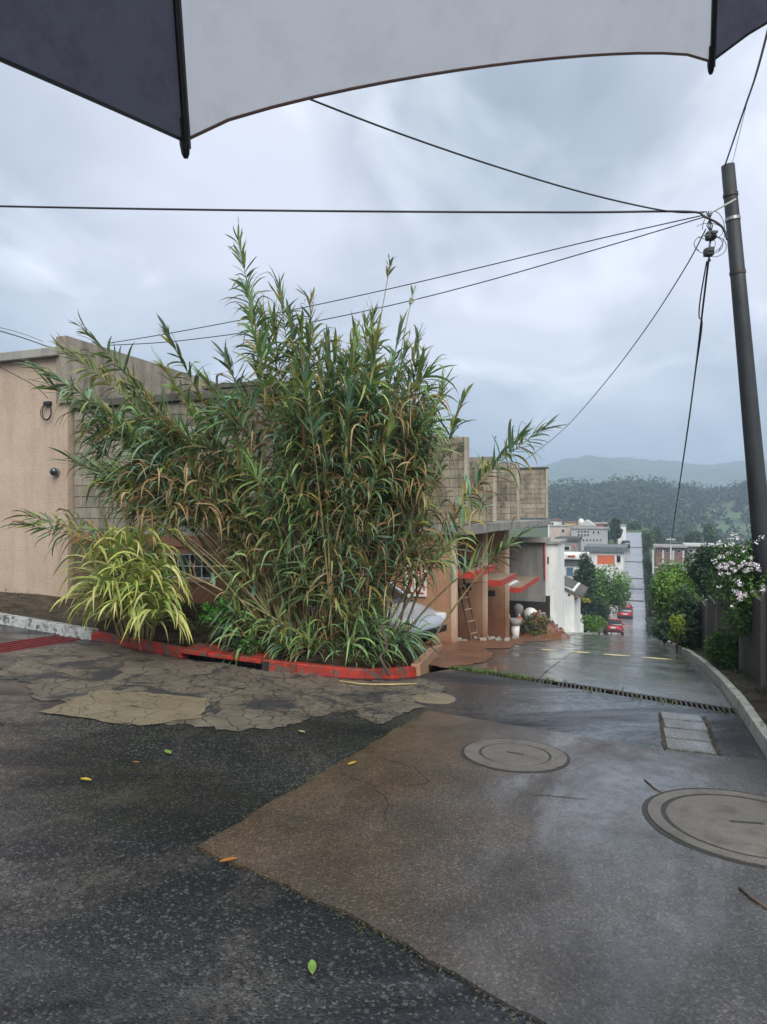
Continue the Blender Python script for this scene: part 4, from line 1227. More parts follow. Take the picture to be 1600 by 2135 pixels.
def variegated_reed():
    r = random.Random(4)
    bc = np.array(at(300, 1320, 9.0)); bc[2] = .02
    root = thing('variegated_reed', 'yellow-green variegated reed with arching leaves in front of the barred window', 'reed', tuple(bc))
    tips = [(288, 1110, 8.9, 1), (205, 1195, 8.6, -1), (235, 1160, 8.8, -1), (322, 1185, 8.6, 1), (182, 1165, 8.8, -1), (345, 1215, 8.7, 1), (320, 1230, 8.45, 1), (260, 1215, 8.5, -1), (230, 1235, 8.4, -1), (312, 1150, 9.0, 1), (310, 1140, 9.1, -1), (270, 1260, 8.3, 1), (215, 1215, 8.3, -1), (300, 1190, 8.4, 1), (335, 1250, 8.3, 1), (195, 1230, 8.5, -1), (335, 1275, 8.2, 1), (265, 1130, 8.8, -1), (225, 1120, 8.9, -1), (320, 1110, 8.9, 1)]
    PAL = np.array([(.42, .46, .13), (.33, .41, .11), (.50, .51, .22), (.20, .31, .08)])
    for (x, y, Y, sgn) in tips:
        rel = np.array(at(x, y, Y)) - bc
        lat = float(rel @ RIGHT)
        b = RIGHT * (lat * .45) + FWD * float(rel @ FWD) * .5
        ctrl = b * .6 + rel * .4; ctrl[2] = rel[2] * .75
        n = 10; cp = bez(b, ctrl, rel, n)
        cn = MB().tube([tuple(q) for q in cp], [.012 - .008 * i / (n - 1) for i in range(n)], 5).build('cane', M['cane'], root, True)
        nl = 20
        pd = norm((RIGHT * 1.0 + FWD * r.uniform(-.5, .2))[None])[0]
        P0, D, LL, WW, DR, RO, C0, C1 = [], [], [], [], [], [], [], []
        for i in range(nl):
            t = .3 + .7 * i / (nl - 1)
            k = min(t * (n - 1), n - 1.001); i0 = int(k); p = cp[i0] + (cp[i0 + 1] - cp[i0]) * (k - i0)
            dd = norm((cp[i0 + 1] - cp[i0])[None])[0]
            s_ = 1 if i % 2 else -1
            d = dd * (1.0 if t < .93 else 1.6) + pd * s_ * .75 + FWD * r.gauss(-.15, .2)
            c = PAL[r.randrange(4)] * r.uniform(.8, 1.15)
            P0.append(p); D.append(d); LL.append(r.uniform(.5, .8) * (1 if t < .9 else .7)); WW.append(r.uniform(.036, .055)); DR.append(r.uniform(2.6, 4.2) if t < .95 else 1.4); RO.append(r.uniform(-.3, .3)); C0.append(c); C1.append(c * np.array([1.15, 1.0, .8]))
        V = strap(np.array(P0), np.array(D), np.array(LL), np.array(WW), np.array(DR), np.array(RO), 9); K = leaf_cols(np.array(C0), np.array(C1), 9)
        f1 = strap_faces(1, 9)
        for i in range(nl):
            fast_mesh('leaf', V[i], f1, M['reed'], cn, K[i], True)
variegated_reed()

# ------------------------------------------------------------------ leafy shrubs and trees
def leaf_cloud(clumps, n, size, cols, rs, flat=.4, shell=.55, pc=.55, var=(.7, 1.35)):
    """n diamond leaves spread through clumps (centre, radii) -> verts, quads, colours"""
    N = n; ci = rs.integers(0, len(clumps), N)
    c = np.array([k[0] for k in clumps])[ci]; ra = np.array([k[1] for k in clumps])[ci]
    dr = norm(rs.normal(size=(N, 3))); rr = (shell + (1 - shell) * rs.random(N)) ** .8
    rr *= rs.uniform(.75, 1.12, N)
    p = c + dr * ra * rr[:, None]
    nrm = norm(dr * .7 + rs.normal(size=(N, 3)) * .6 + np.array([0, 0, flat]))
    t1 = norm(np.cross(nrm, rs.normal(size=(N, 3)))); t2 = np.cross(nrm, t1)
    s_ = size * rs.uniform(.6, 1.35, N)[:, None]
    v = np.stack([p - t1 * s_, p + t2 * s_ * .45 + nrm * s_ * .12, p + t1 * s_ - nrm * s_ * .2, p - t2 * s_ * .45 + nrm * s_ * .12], 1)
    f = np.arange(N * 4).reshape(N, 4)
    cc = np.array(cols); base = cc[rs.integers(0, len(cc), len(clumps))][ci] * pc + cc[rs.integers(0, len(cc), N)] * (1 - pc)
    base = base * rs.uniform(*var, N)[:, None]
    return v, f, np.repeat(base[:, None, :], 4, 1)
GR1 = [(.075, .15, .035), (.10, .20, .045), (.055, .11, .035)]
GRB = [(.15, .29, .04), (.12, .25, .04), (.19, .33, .05)]
GRD = [(.03, .065, .028), (.042, .085, .035), (.026, .055, .03)]
def plant(name, label, cat, base, c, rad, n, size, cols, seed, nclump=14, trunk=True, crown='crown', group=None, cl=.42, shell=.55):
    rs = np.random.default_rng(seed)
    base = np.array(base, float); c = np.array(c, float); rad = np.array(rad, float)
    t = thing(name, label, cat, tuple(base), 0, group)
    q = c - base; cls = []
    for k in range(nclump):
        d = norm(rs.normal(size=(1, 3)))[0] * rs.uniform(.35, .8)
        s_ = rs.uniform(.75, 1.25) * cl
        cls.append((q + d * rad, rad * s_))
    v, f, k = leaf_cloud(cls, n, size, cols, rs, shell=shell)
    fast_mesh(crown, v, f, M['leaf'], t, k)
    if trunk:
        mb = MB(); w = max(.02, rad[2] * .05)
        mb.tube([(0, 0, -.1), (q[0] * .5 + .03, q[1] * .5, q[2] * .45), (q[0], q[1], q[2] * .9)], [w, w * .8, w * .5], 7)
        for k2 in range(min(7, nclump)):
            e = cls[k2][0]; s0 = q * rs.uniform(.45, .8)
            mb.tube([tuple(s0), tuple(s0 * .5 + e * .5 + np.array([0, 0, .05 * rad[2]])), tuple(e)], [w * .5, w * .35, w * .15], 5)
        mb.build('trunk', M['bark'], t, True)
    return t, cls
def pplant(name, label, cat, x0, x1, y0, y1, Y, n, size, cols, seed, dep=None, **k):
    """plant filling a box read off the photograph at distance Y, rooted on the ground below"""
    c = at((x0 + x1) / 2, (y0 + y1) / 2, Y); rx = (x1 - x0) / 2 * Y / FPX; rz = (y1 - y0) / 2 * Y / FPX
    zb = min(float(k.pop('zb', g(c.x, c.y))), c.z - rz * .7)
    return plant(name, label, cat, (c.x, c.y, zb), c, (rx, dep or rx, rz), n, size, cols, seed, **k)

# right side
pplant('leafy_shrub', 'bright green leafy shrub spilling over the pavement below the plank wall', 'shrub', 1358, 1478, 1170, 1310, 21, 9000, .055, GRB + GR1, 31, nclump=26)
pplant('dark_shrub', 'dense dark green shrub between the bright shrub and the plank wall', 'shrub', 1392, 1500, 1225, 1360, 16.5, 9000, .045, GRD + [(.05, .10, .035)], 32, nclump=26)
pplant('lime_shrub', 'small yellow-green shrub at the foot of the dark shrub', 'shrub', 1388, 1432, 1268, 1345, 16.2, 1300, .04, [(.26, .34, .04), (.16, .25, .04)], 33, nclump=8)
pplant('round_tree', 'dark round tree behind the plank wall, left of the flowers', 'tree', 1440, 1540, 1130, 1262, 18, 8000, .05, GRD + [(.045, .10, .035)], 34, nclump=24)
fb, fcl = pplant('flowering_bush', 'large flowering bush with pale pink blossoms over the plank wall', 'bush', 1468, 1705, 1102, 1345, 9.35, 17000, .03, GR1 + GRB[:1] + GRD[:1], 35, nclump=36, dep=.62, cl=.36)
pplant('small_shrub', 'small round shrub growing at the foot of the plank wall', 'shrub', 1470, 1540, 1298, 1405, 10.4, 2600, .034, GR1 + GRB, 36, nclump=14, trunk=True)
pplant('verge_hedge', 'brownish clipped shrub at the right edge of the far street', 'shrub', 1350, 1378, 1240, 1285, 40, 900, .09, [(.09, .06, .04), (.06, .06, .03)], 37, nclump=7)
pplant('verge_shrub', 'tall dark shrub at the bottom right of the street dip', 'shrub', 1352, 1400, 1180, 1325, 32, 2600, .08, GRD + GR1, 38, nclump=14)
pplant('verge_shrub', 'low dark shrub at the end of the right kerb', 'shrub', 1358, 1410, 1290, 1345, 23, 1200, .06, GRD, 39, nclump=9)
for i, (x0, x1, y0, y1, Y, lab) in enumerate([(1350, 1372, 1195, 1245, 75, 'first dark bush up the right side of the far street'), (1344, 1362, 1155, 1198, 95, 'second bush up the right side of the far street'), (1340, 1366, 1105, 1150, 125, 'bushy tree at the top right of the far street')]):
    pplant('roadside_bush', lab, 'bush', x0, x1, y0, y1, Y, 900, .22, GRD + GR1, 40 + i, nclump=8)
# flowers
def flowers():
    rs = np.random.default_rng(8); r = random.Random(8)
    spots = [(1505 + 13 * (i % 7) + r.uniform(-6, 6), 1172 + 8 * r.random() + (i // 7) * 9) for i in range(16)]
    spots += [(1555 + r.uniform(-25, 45), 1228 + r.uniform(-14, 16)) for i in range(12)] + [(r.uniform(1500, 1600), r.uniform(1112, 1165)) for i in range(15)] + [(r.uniform(1488, 1600), r.uniform(1150, 1290)) for i in range(9)]
    for i, (x, y) in enumerate(spots):
        n = r.randrange(16, 34) if i < 28 else r.randrange(7, 15)
        Y = 8.82 + r.uniform(-.08, .12)
        p = at(x, y, Y); v, f, k = leaf_cloud([((0, 0, 0), (.045, .045, .036))], n, .016, [(1, 1, 1)], rs, shell=.4)
        o = fast_mesh('flower_cluster', v, f, M['petal'] if i < 28 and i % 3 else M['petalw'], fb)
        o.location = p - fb.location
flowers()

# left side of the street dip
pplant('street_tree', 'bright green spreading tree over the parked red cars', 'tree', 1208, 1322, 1168, 1292, 57, 7000, .12, GRB + GR1 + GRD[:1], 51, nclump=24)
pplant('conifer', 'dark conifer beside the white flat-roofed house', 'tree', 1196, 1244, 1146, 1268, 54, 4200, .11, GRD, 52, nclump=18)
pplant('hanging_shrub', 'dark drooping shrub in front of the bright green tree', 'shrub', 1228, 1270, 1240, 1318, 50, 3600, .09, GRD + [(.035, .075, .03)], 53, nclump=16)
pplant('blue_shrub', 'dark bluish shrub behind the white lean-to', 'shrub', 1202, 1246, 1228, 1294, 47, 2200, .10, [(.03, .07, .05), (.025, .055, .03)], 54, nclump=12)
pplant('yellow_shrub', 'small yellow-flowering shrub above the blue-green shrub', 'shrub', 1203, 1240, 1240, 1262, 45.5, 420, .09, [(.32, .28, .03), (.16, .2, .03)], 55, nclump=6)
pplant('lawn_hedge', 'low bright green hedge between the white lean-to and the red car', 'hedge', 1204, 1262, 1282, 1318, 45, 2600, .07, [(.12, .24, .03), (.09, .18, .03)], 56, nclump=14)
for i, (x0, x1, y0, y1, Y, lab) in enumerate([(1273, 1296, 1078, 1142, 122, 'tall narrow cypress at the top of the far street'), (1258, 1271, 1094, 1142, 120, 'shorter dark cypress left of the tall cypress'),
                                               (1305, 1336, 1086, 1124, 178, 'round tree at the end of the far street'), (1356, 1382, 1098, 1136, 150, 'leafy tree right of the far street end'),
                                               (1425, 1465, 1106, 1140, 150, 'pale green tree behind the fenced lot'), (1464, 1500, 1092, 1140, 145, 'darker tree on the right behind the fenced lot'),
                                               (1328, 1386, 1000, 1044, 400, 'big dark tree standing out on the wooded ridge'), (1545, 1585, 1004, 1040, 400, 'spreading tree on the ridge beside the utility pole')]):
    cyp = i < 2
    pplant('cypress' if cyp else 'far_tree', lab, 'tree', x0, x1, y0, y1, Y, 1700, .0019 * Y + .02, GRD if cyp or i > 5 else GRD + GR1, 60 + i, nclump=(14 if cyp else 12), cl=(.36 if cyp else .45), zb=(at(x0, y1 + 8, Y).z))

def hedge_row():
    rs = np.random.default_rng(77)
    t = thing('street_hedge', 'long dark hedge running up the right side of the far street', 'hedge', (1.5, 62, g(1.5, 62)))
    cl = []
    for v in np.arange(40, 168, .9):
        cl.append(((rs.uniform(-.15, .35), v - 62, g(1.5, v) - g(1.5, 62) + rs.uniform(.2, .75)), (.55, .7, rs.uniform(.5, .9))))
    v, f, k = leaf_cloud(cl, 16000, .12, GRD + [(.05, .06, .03), (.06, .045, .03)], rs)
    fast_mesh('crown', v, f, M['leaf'], t, k)
hedge_row()
def ridge_wood():
    rs = np.random.default_rng(12)
    pts = []
    for k in range(3200):
        px = rs.uniform(1080, 1750); Y = 178 + 288 * math.sqrt(rs.random())
        if px > 1385 and Y < 385 and rs.random() < .86 * min(1, (px - 1385) / 90): continue
        z = float(hill_z(px, Y)); pts.append((px, Y, z))
    cl = []
    for px, Y, z in pts:
        p = at(px, 1067.5, Y); s_ = rs.uniform(1.6, 4.6) * (1.0 if rs.random() < .88 else 1.7)
        cl.append(((p.x, p.y, z + s_ * .7), (s_ * .8, s_ * .8, s_)))
    v, f, k = leaf_cloud(cl, 110000, 1.2, [(.022, .045, .022), (.03, .055, .026), (.05, .08, .032), (.06, .09, .03)], rs, pc=.92, var=(.88, 1.12))
    o = fast_mesh('ridge_wood', v, f, M['leaf'], None, k)
    tag(o, 'dark wooded ridge beyond the far houses, fading into haze', 'wood', kind='stuff')
ridge_wood()

# weeds, litter in the bed and along the kerbs
def tufts():
    r = random.Random(3)
    def tuft(name, label, spots, n, L, W, cols, zf, dr=(.6, 2.2), cat='grass'):
        P0, D, LL, WW, DR, RO, C0 = [], [], [], [], [], [], []
        for (u, v) in spots:
            for k in range(n):
                a_ = r.uniform(0, 6.28); e = r.uniform(.5, 1.5)
                P0.append((u + r.gauss(0, .03), v + r.gauss(0, .03), zf(u, v))); D.append((math.cos(a_), math.sin(a_), e))
                LL.append(L * r.uniform(.5, 1.2)); WW.append(W * r.uniform(.6, 1.2)); DR.append(r.uniform(*dr)); RO.append(r.uniform(-.6, .6)); C0.append(np.array(r.choice(cols)) * r.uniform(.7, 1.3))
        C0 = np.array(C0)
        V = strap(np.array(P0), np.array(D), np.array(LL), np.array(WW), np.array(DR), np.array(RO), 4); K = leaf_cols(C0, C0 * 1.1, 4)
        o = fast_mesh(name, V, strap_faces(len(C0), 4), M['reed'], None, K, True)
        tag(o, label, cat, kind='stuff')
    gl = lambda t, s_: (GA[0] + gdir.x * t + gnor.x * s_, GA[1] + gdir.y * t + gnor.y * s_)
    tuft('grating_weeds', 'green weeds growing over the left end of the drain grating', [gl(r.uniform(2.2, 3.75), r.uniform(.05, .3)) for _ in range(75)] + [gl(r.uniform(0, 2.3), r.choice([-.02, .31])) for _ in range(9)], 9, .085, .009, [(.09, .15, .03), (.16, .2, .05), (.06, .1, .03)], lambda u, v: g(u, v) - .01)
    tuft('bed_weeds', 'green weeds and grass in the planting bed', [(r.uniform(-7.3, -3.0), r.uniform(7.75, 9.3)) for _ in range(150)] + [(r.uniform(-4.6, -3.0), r.uniform(7.6, 8.2)) for _ in range(60)], 8, .22, .014, [(.04, .09, .03), (.07, .12, .03), (.10, .12, .04)], lambda u, v: float(bedz(u, v)))
    tuft('bed_litter', 'brown fallen reed litter covering the planting bed', [(r.uniform(-7.3, -2.95), r.uniform(7.7, 9.4)) for _ in range(260)], 5, .3, .014, [(.12, .075, .035), (.08, .05, .025), (.17, .12, .06), (.05, .035, .02)], lambda u, v: float(bedz(u, v)) + .02, (3, 5), 'litter')
    tuft('verge_weeds', 'sparse grass on the dirt verge by the tan house', [(r.uniform(-13, -7.4), r.uniform(7.75, 9.5)) for _ in range(130)], 6, .08, .008, [(.05, .09, .03), (.08, .09, .04)], lambda u, v: g(u, v) + .13 + .1 * float(smst(8, 9.4, v)))
    tuft('pavement_weeds', 'weeds along the foot of the plank wall', [(r.uniform(1.3, 1.42), r.uniform(5, 24)) for _ in range(120)] + [(1.1, r.uniform(4, 20)) for _ in range(50)], 6, .11, .012, [(.05, .1, .03), (.08, .12, .04)], lambda u, v: g(u, v) + .085)
    edge = [(-2.24, 3.07), (-1.6, 2.9), (-1.02, 2.7), (-.32, 2.42), (.4, 2.17)]
    sp = []
    for p, q in zip(edge[:-1], edge[1:]):
        sp += [(p[0] + (q[0] - p[0]) * (t := r.random()), p[1] + (q[1] - p[1]) * t) for _ in range(16)]
    sp += [(-2.24 + .28 * (t := r.random()), 3.07 + 3.3 * t) for _ in range(40)] + [(-1.2 + r.gauss(0, .03), 5.4 + r.gauss(0, .05)) for _ in range(12)] + [(-.66, 5.3 + r.gauss(0, .06)) for _ in range(6)]
    tuft('joint_moss', 'thin moss and weeds in the joints around the near concrete slab', sp, 7, .022, .005, [(.07, .09, .03), (.1, .1, .04)], lambda u, v: g(u, v) + .004, cat='moss')
tufts()
pplant('broadleaf_weed', 'small bright green broad-leaved plant beside the barred window corner', 'plant', 418, 482, 1240, 1305, 8.9, 420, .045, [(.05, .16, .02), (.07, .2, .03)], 71, nclump=9, zb=.1)
pplant('broadleaf_weed', 'low green broad-leaved plant under the reeds by the storm inlet', 'plant', 490, 560, 1315, 1375, 8.6, 380, .035, [(.04, .11, .02), (.06, .14, .03)], 72, nclump=8, zb=.0)

# fallen leaves and sticks
LEAVES = [(-3.5, 3.55, 'y', .05, 'yellow fallen leaf on the asphalt at the far left'), (-2.0, 4.63, 'y', .05, 'yellow fallen leaf on the edge of the concrete slab'), (-3.39, 4.26, 'g', .06, 'green fallen leaf on the asphalt below the tan cement patch'),
          (-1.99, 2.98, 'o', .05, 'orange fallen leaf by the near corner of the concrete slab'), (-1.19, 2.36, 'g', .045, 'bright green fallen leaf on the near asphalt'), (-3.45, 3.98, 'o', .03, 'small orange fallen leaf near the green leaf'),
          (-.62, 2.02, 'y', .03, 'small pale yellow leaf at the bottom edge of the picture'), (-2.75, 5.25, 'w', .045, 'pale green fallen leaf near the middle of the worn patch')]
LC = {'y': (.34, .24, .02), 'g': (.13, .22, .035), 'o': (.26, .10, .015), 'w': (.24, .27, .15)}
for i, (u, v, c, s_, lab) in enumerate(LEAVES):
    a_ = i * 1.3; n = 9; V = []; Fc = []
    for k in range(n):
        t = k / (n - 1); w = .42 * math.sin(math.pi * t) ** .8 * (1 - .3 * t) + .01
        for q in (-1, 0, 1):
            V.append(((t - .5) * 2 * s_, q * w * s_, s_ * (.12 + .28 * abs(q) * w + .25 * (t - .5) ** 2)))
        if k: Fc += [(3 * k - 3, 3 * k - 2, 3 * k + 1, 3 * k), (3 * k - 2, 3 * k - 1, 3 * k + 2, 3 * k + 1)]
    if ('fl_' + c) not in M: M['fl_' + c] = plain('fallen_leaf_' + c, LC[c], .4, 0, .2, 30)
    o = MB().add(V, Fc).build('fallen_leaf', M['fl_' + c], None, True)
    o.location = (u, v, g(u, v) + (.018 if -2.1 < u else .008)); o.rotation_euler = (0, 0, a_)
    tag(o, lab, 'leaf', 'fallen leaves on the road')
for i, (pts, rr, lab) in enumerate([([(.05, 5.15), (.11, 5.0), (.19, 4.9)], .005, 'thin dark stick lying between the two manholes'), ([(.47, 3.7), (.51, 3.62), (.57, 3.54)], .007, 'short bent stick below the large manhole'),
                                    ([(-2.95, 7.3), (-2.7, 7.42), (-2.45, 7.62)], .012, 'pale fallen reed stalk lying by the end of the red kerb'), ([(-3.3, 7.25), (-3.05, 7.28), (-2.85, 7.33)], .01, 'short yellow reed stalk lying against the red kerb')]):
    m = M['wood'] if i < 2 else plain('dry_stalk', (.34, .28, .12), .6)
    o = MB().tube([(u, v, g(u, v) + .014 + rr) for u, v in pts], [rr, rr * .9, rr * .6], 6).build('stick', m, None, True)
    tag(o, lab, 'stick')
tag(MB().tube([(-2.95, 7.75, .3), (-2.9, 7.8, .05), (-2.98, 7.76, -.1), (-2.84, 7.72, -.3)], [.018, .022, .02, .024], 7).build('dead_stem', M['bark'], None, True), 'bent dead stem leaning over the red kerb', 'stem')

# ------------------------------------------------------------------ vehicles
def car(name, label, loc, rz, paint, grp=None, pitch=0.0):
    t = thing(name, label, 'car', loc, rz, grp)
    t.rotation_euler = (0, -pitch, rz)
    st = [(-1.98, .42, .62, .66), (-1.93, .30, .80, .76), (-1.6, .22, .90, .82), (-.9, .2, .93, .84), (0, .2, .93, .85), (.7, .2, .92, .84), (1.15, .22, .86, .83), (1.6, .25, .76, .79), (1.9, .32, .66, .70), (1.99, .42, .56, .58)]
    def loft(sts, sec):
        mb = MB(); n = len(sec(*sts[0][1:]))
        for s_ in sts:
            mb.v += [(s_[0], y, z) for y, z in sec(*s_[1:])]
        for i in range(len(sts) - 1):
            for k in range(n):
                mb.f.append([i * n + k, i * n + (k + 1) % n, (i + 1) * n + (k + 1) % n, (i + 1) * n + k]); mb.m.append(0)
        mb.f.append(list(range(n))); mb.m.append(0); mb.f.append([(len(sts) - 1) * n + k for k in range(n)]); mb.m.append(0)
        return mb
    def sec(zb, zt, w):
        h = [(w * .8, zb), (w * .97, zb + .08), (w, zb + (zt - zb) * .5), (w * .97, zt - .06), (w * .88, zt - .01), (w * .5, zt + .012)]
        return h + [(-y, z) for y, z in h[::-1]]
    loft(st, sec).build('body', paint, t, True)
    cs = [(-1.82, .88, .9, .76), (-1.5, .88, 1.25, .68), (-1.15, .88, 1.41, .62), (-.4, .88, 1.45, .62), (.25, .88, 1.42, .61), (.65, .88, 1.2, .67), (1.12, .84, .87, .74)]
    def sec2(zb, zt, w):
        h = [(min(.8, w + .12), zb), (w + .04, zb + (zt - zb) * .6), (w, zt - .04 * min(1, (zt - zb) * 3)), (w * .8, zt)]
        return h + [(-y, z) for y, z in h[::-1]]
    loft(cs, sec2).build('windows', M['glass'], t, True)
    loft([(-1.3, 1.37, 1.385, .615), (-1.1, 1.395, 1.435, .64), (-.4, 1.42, 1.475, .64), (.2, 1.40, 1.45, .63), (.36, 1.36, 1.385, .6)], lambda a_, b_, w: [(w, a_), (w * .85, b_), (-w * .85, b_), (-w, a_)]).build('roof', paint, t, True)
    for s_ in (-1, 1):
        for a_, b_ in (((.98, .80, .90), (.3, .635, 1.40)), ((-.25, .80, .92), (-.32, .65, 1.42)), ((-1.6, .79, .92), (-1.22, .64, 1.40))):
            MB().tube([(a_[0], a_[1] * s_, a_[2]), (b_[0], b_[1] * s_, b_[2])], .032, 5).build('pillar', paint, t)
        MB().box((.78, .9 * s_, .95), (.1, .14, .1)).build('mirror', paint, t, bevel=.02)
        MB().box((1.82, .56 * s_, .64), (.22, .24, .14), -.45 * s_).build('headlight', M['lamp'], t, bevel=.03)
        MB().box((-1.92, .62 * s_, .76), (.12, .24, .18), .2 * s_).build('tail_light', M['tail'], t, bevel=.02)
        MB().box((.05, .862 * s_, .78), (.16, .02, .03)).build('door_handle', paint, t)
        for x in (-1.25, 1.25):
            mb = MB(); mb.lathe([(.18, -.1), (.3, -.1), (.31, -.06), (.31, .06), (.3, .1), (.18, .1)], 20)
            w = mb.build('wheel', M['tyre'], t); w.location = (x, .76 * s_, .31); w.rotation_euler = (math.radians(90), 0, 0)
            mb = MB(); mb.lathe([(.19, -.1), (.185, .0), (.05, .105 * 1), (.01, .11)], 10)
            mb2 = MB(); mb2.lathe([(.19, .02), (.18, .104), (.06, .085), (.02, .1)], 10)
            rm = mb2.build('rim', M['steel'], w)
            if s_ > 0: rm.rotation_euler = (math.radians(180), 0, 0)
    MB().box((1.93, 0, .42), (.14, 1.2, .14)).build('bumper', M['black'], t, bevel=.03)
    MB().box((-1.93, 0, .42), (.14, 1.35, .16)).build('bumper', M['black'], t, bevel=.03)
    MB().box((-1.985, 0, .66), (.03, .42, .13)).build('number_plate', M['plastic'], t, bevel=.005)
    return t
sl = lambda v: math.atan((g(-2, v + 1) - g(-2, v - 1)) / 2)
car('silver_car', 'silver car nosing out from behind the reed clump', (-5.62, 12.85, g(-4, 12.9) - .06), math.radians(-14), M['silver'])
car('red_car', 'nearer red car parked at the left of the street dip', (-2.05, 66, g(-2.05, 66)), math.radians(90), M['redcar'], pitch=-sl(66) * -1)
car('red_car', 'farther red car parked under the bright green tree', (-1.35, 86, g(-1.35, 86)), math.radians(90), M['redcar'], pitch=sl(86))
car('dark_car', 'dark car parked near the top of the far street', (-2.2, 146, g(-2.2, 146)), math.radians(90), M['darkcar'], pitch=sl(146))
p = atv(1420, 1151, 88)
car('white_van', 'long white vehicle parked behind the white post fence', (p.x, 94, -6.6), 0, M['plastic'])

# road sign by the red car
p = at(1275, 1257, 63)
RS = thing('road_sign', 'white diamond road sign on a pale post by the nearer red car', 'sign', (p.x, p.y, g(p.x, p.y)))
hh = p.z - g(p.x, p.y)
MB().tube([(0, 0, 0), (0, 0, hh + .2)], .05, 7).build('post', M['frame'], RS)
MB().box((0, -.06, hh), (.85, .03, .85), M=Matrix.Rotation(math.radians(45), 3, 'Y')).build('plate', M['frame'], RS)
MB().box((0, -.08, hh), (.25, .02, .35)).build('symbol', M['black'], RS)

# things in front of the row house
LD = thing('ladder', 'dark wooden ladder leaning in the first bay of the row house', 'ladder', (-4.3, 16.6, g(-4.3, 16.6)))
H0 = 1.75
for s_ in (-.17, .17):
    MB().tube([(.5 + s_ * .3, s_, .0), (-.12 + s_ * .3, .6 + s_, H0)], .028, 5).build('rail', M['wood'], LD)
for k in range(6):
    t = (k + .6) / 6.2; MB().tube([(.45 - .62 * t, -.17 + .6 * t, H0 * t), (.55 - .62 * t, .17 + .6 * t, H0 * t)], .018, 5).build('rung', M['post'], LD)
p = atv(1078, 1322, 22.6)
BK = thing('white_bucket', 'white bucket standing on a tall pot in front of the rubble', 'bucket', (p.x, 22.3, g(p.x, 22.3)))
MB().lathe([(.10, 0), (.12, .02), (.15, .42), (.13, .42), (.12, .1)], 16).build('pot', M['plastic'], BK, True)
MB().lathe([(.15, .423), (.19, .43), (.2, .62), (.18, .62), (.15, .45)], 16).build('bucket', M['cap'], BK, True)
RP = thing('rubble_pile', 'pile of red clay, broken brick and cut branches before the dark garage', 'rubble', (-3.4, 25, g(-3.4, 25)))
rs = random.Random(9)
mb = MB(); n, k2 = 10, 16; V = [(0, 0, .95)]; Fc = []
for i in range(1, n):
    for k in range(k2):
        w = 2 * math.pi * k / k2; rr = i / (n - 1)
        V.append((1.15 * rr * math.cos(w), 1.9 * rr * math.sin(w), .95 * (1 - rr) ** .9 + rs.uniform(-.05, .08) * (1 - rr * .5) - .05))
        if i == 1: Fc.append((0, 1 + k, 1 + (k + 1) % k2))
        else: Fc.append((1 + (i - 2) * k2 + k, 1 + (i - 1) * k2 + k, 1 + (i - 1) * k2 + (k + 1) % k2, 1 + (i - 2) * k2 + (k + 1) % k2))
mb.add(V, Fc).build('clay_heap', M['clay'], RP)
for i in range(60):
    w = rs.uniform(0, 6.28); rr = rs.random() ** .6; z = .95 * (1 - rr) ** .9
    mb = MB().box((1.1 * rr * math.cos(w), 1.8 * rr * math.sin(w), z), (rs.uniform(.06, .22), rs.uniform(.05, .16), rs.uniform(.04, .12)), rs.uniform(0, 3), Matrix.Rotation(rs.uniform(0, 3), 3, Vector((rs.random(), rs.random(), .3)).normalized()))
    mb.build('broken_brick', [M['clay'], M['brown'], M['cap'], M['wood']][i % 4], RP)
v_, f_, k_ = leaf_cloud([((.1, -.9, .75), (.6, .5, .22)), ((-.3, -1.1, .5), (.5, .4, .2)), ((.3, -1.3, .3), (.5, .4, .2))], 900, .05, GRD + GR1 + [(.12, .08, .04)], np.random.default_rng(3))
fast_mesh('cut_branches', v_, f_, M['leaf'], RP, k_)
MB().prism([(-.6, -.3), (1.0, -.3), (1.0, .55), (-.4, .15)], 1.6, 1.75, lambda a_, b_, t_: (a_, -t_, b_)).build('brown_board', M['brown'], RP, bevel=.01)
JK = [('white_sack', 'bulging white sack on top of the rubble in the garage mouth', 'sack', (-3.85, 26.2), .75, 'plastic'), ('yellow_jug', 'yellow plastic jug beside the last brown wall', 'jug', (-4.6, 25.2), .6, 'yellow'), ('grey_drum', 'round grey bundle at the back of the garage mouth', 'bundle', (-4.35, 26.4), 1.0, 'conc'), ('orange_jug', 'small orange jug in the rubble', 'jug', (-4.15, 25.4), .55, 'orange')]
for i, (nm, lab, cat, (u, v), zz, mm) in enumerate(JK):
    t = thing(nm, lab, cat, (u, v, g(u, v) + zz - .1))
    R_ = [.28, .15, .2, .14][i]; Hh = [.42, .36, .3, .26][i]
    MB().lathe([(R_ * .8, -.5), (R_ * .9, 0), (R_, Hh * .3), (R_ * .95, Hh * .7), (R_ * .5, Hh * .95), (R_ * .3, Hh)], 14).build('body', M[mm], t, True)
    if i in (1, 3): MB().lathe([(R_ * .3, Hh), (R_ * .32, Hh + .02), (R_ * .3, Hh + .09), (.02, Hh + .1)], 10).build('neck', M['white'] if i else M['plastic'], t, True)
for i in range(16):
    u, v = rs.uniform(-4.1, -3.2), rs.uniform(15, 20.8)
    s_ = rs.uniform(.05, .14)
    o = MB().box((0, 0, s_ * .3), (s_ * 1.6, s_, s_ * .7), rs.uniform(0, 3)).build('rubble_stone', M['cap'] if i % 2 else M['block'], None, bevel=s_ * .2)
    o.location = (u, v, g(u, v)); tag(o, 'loose rubble stone on the clay in front of the row house', 'stone', 'loose stones before the row house')

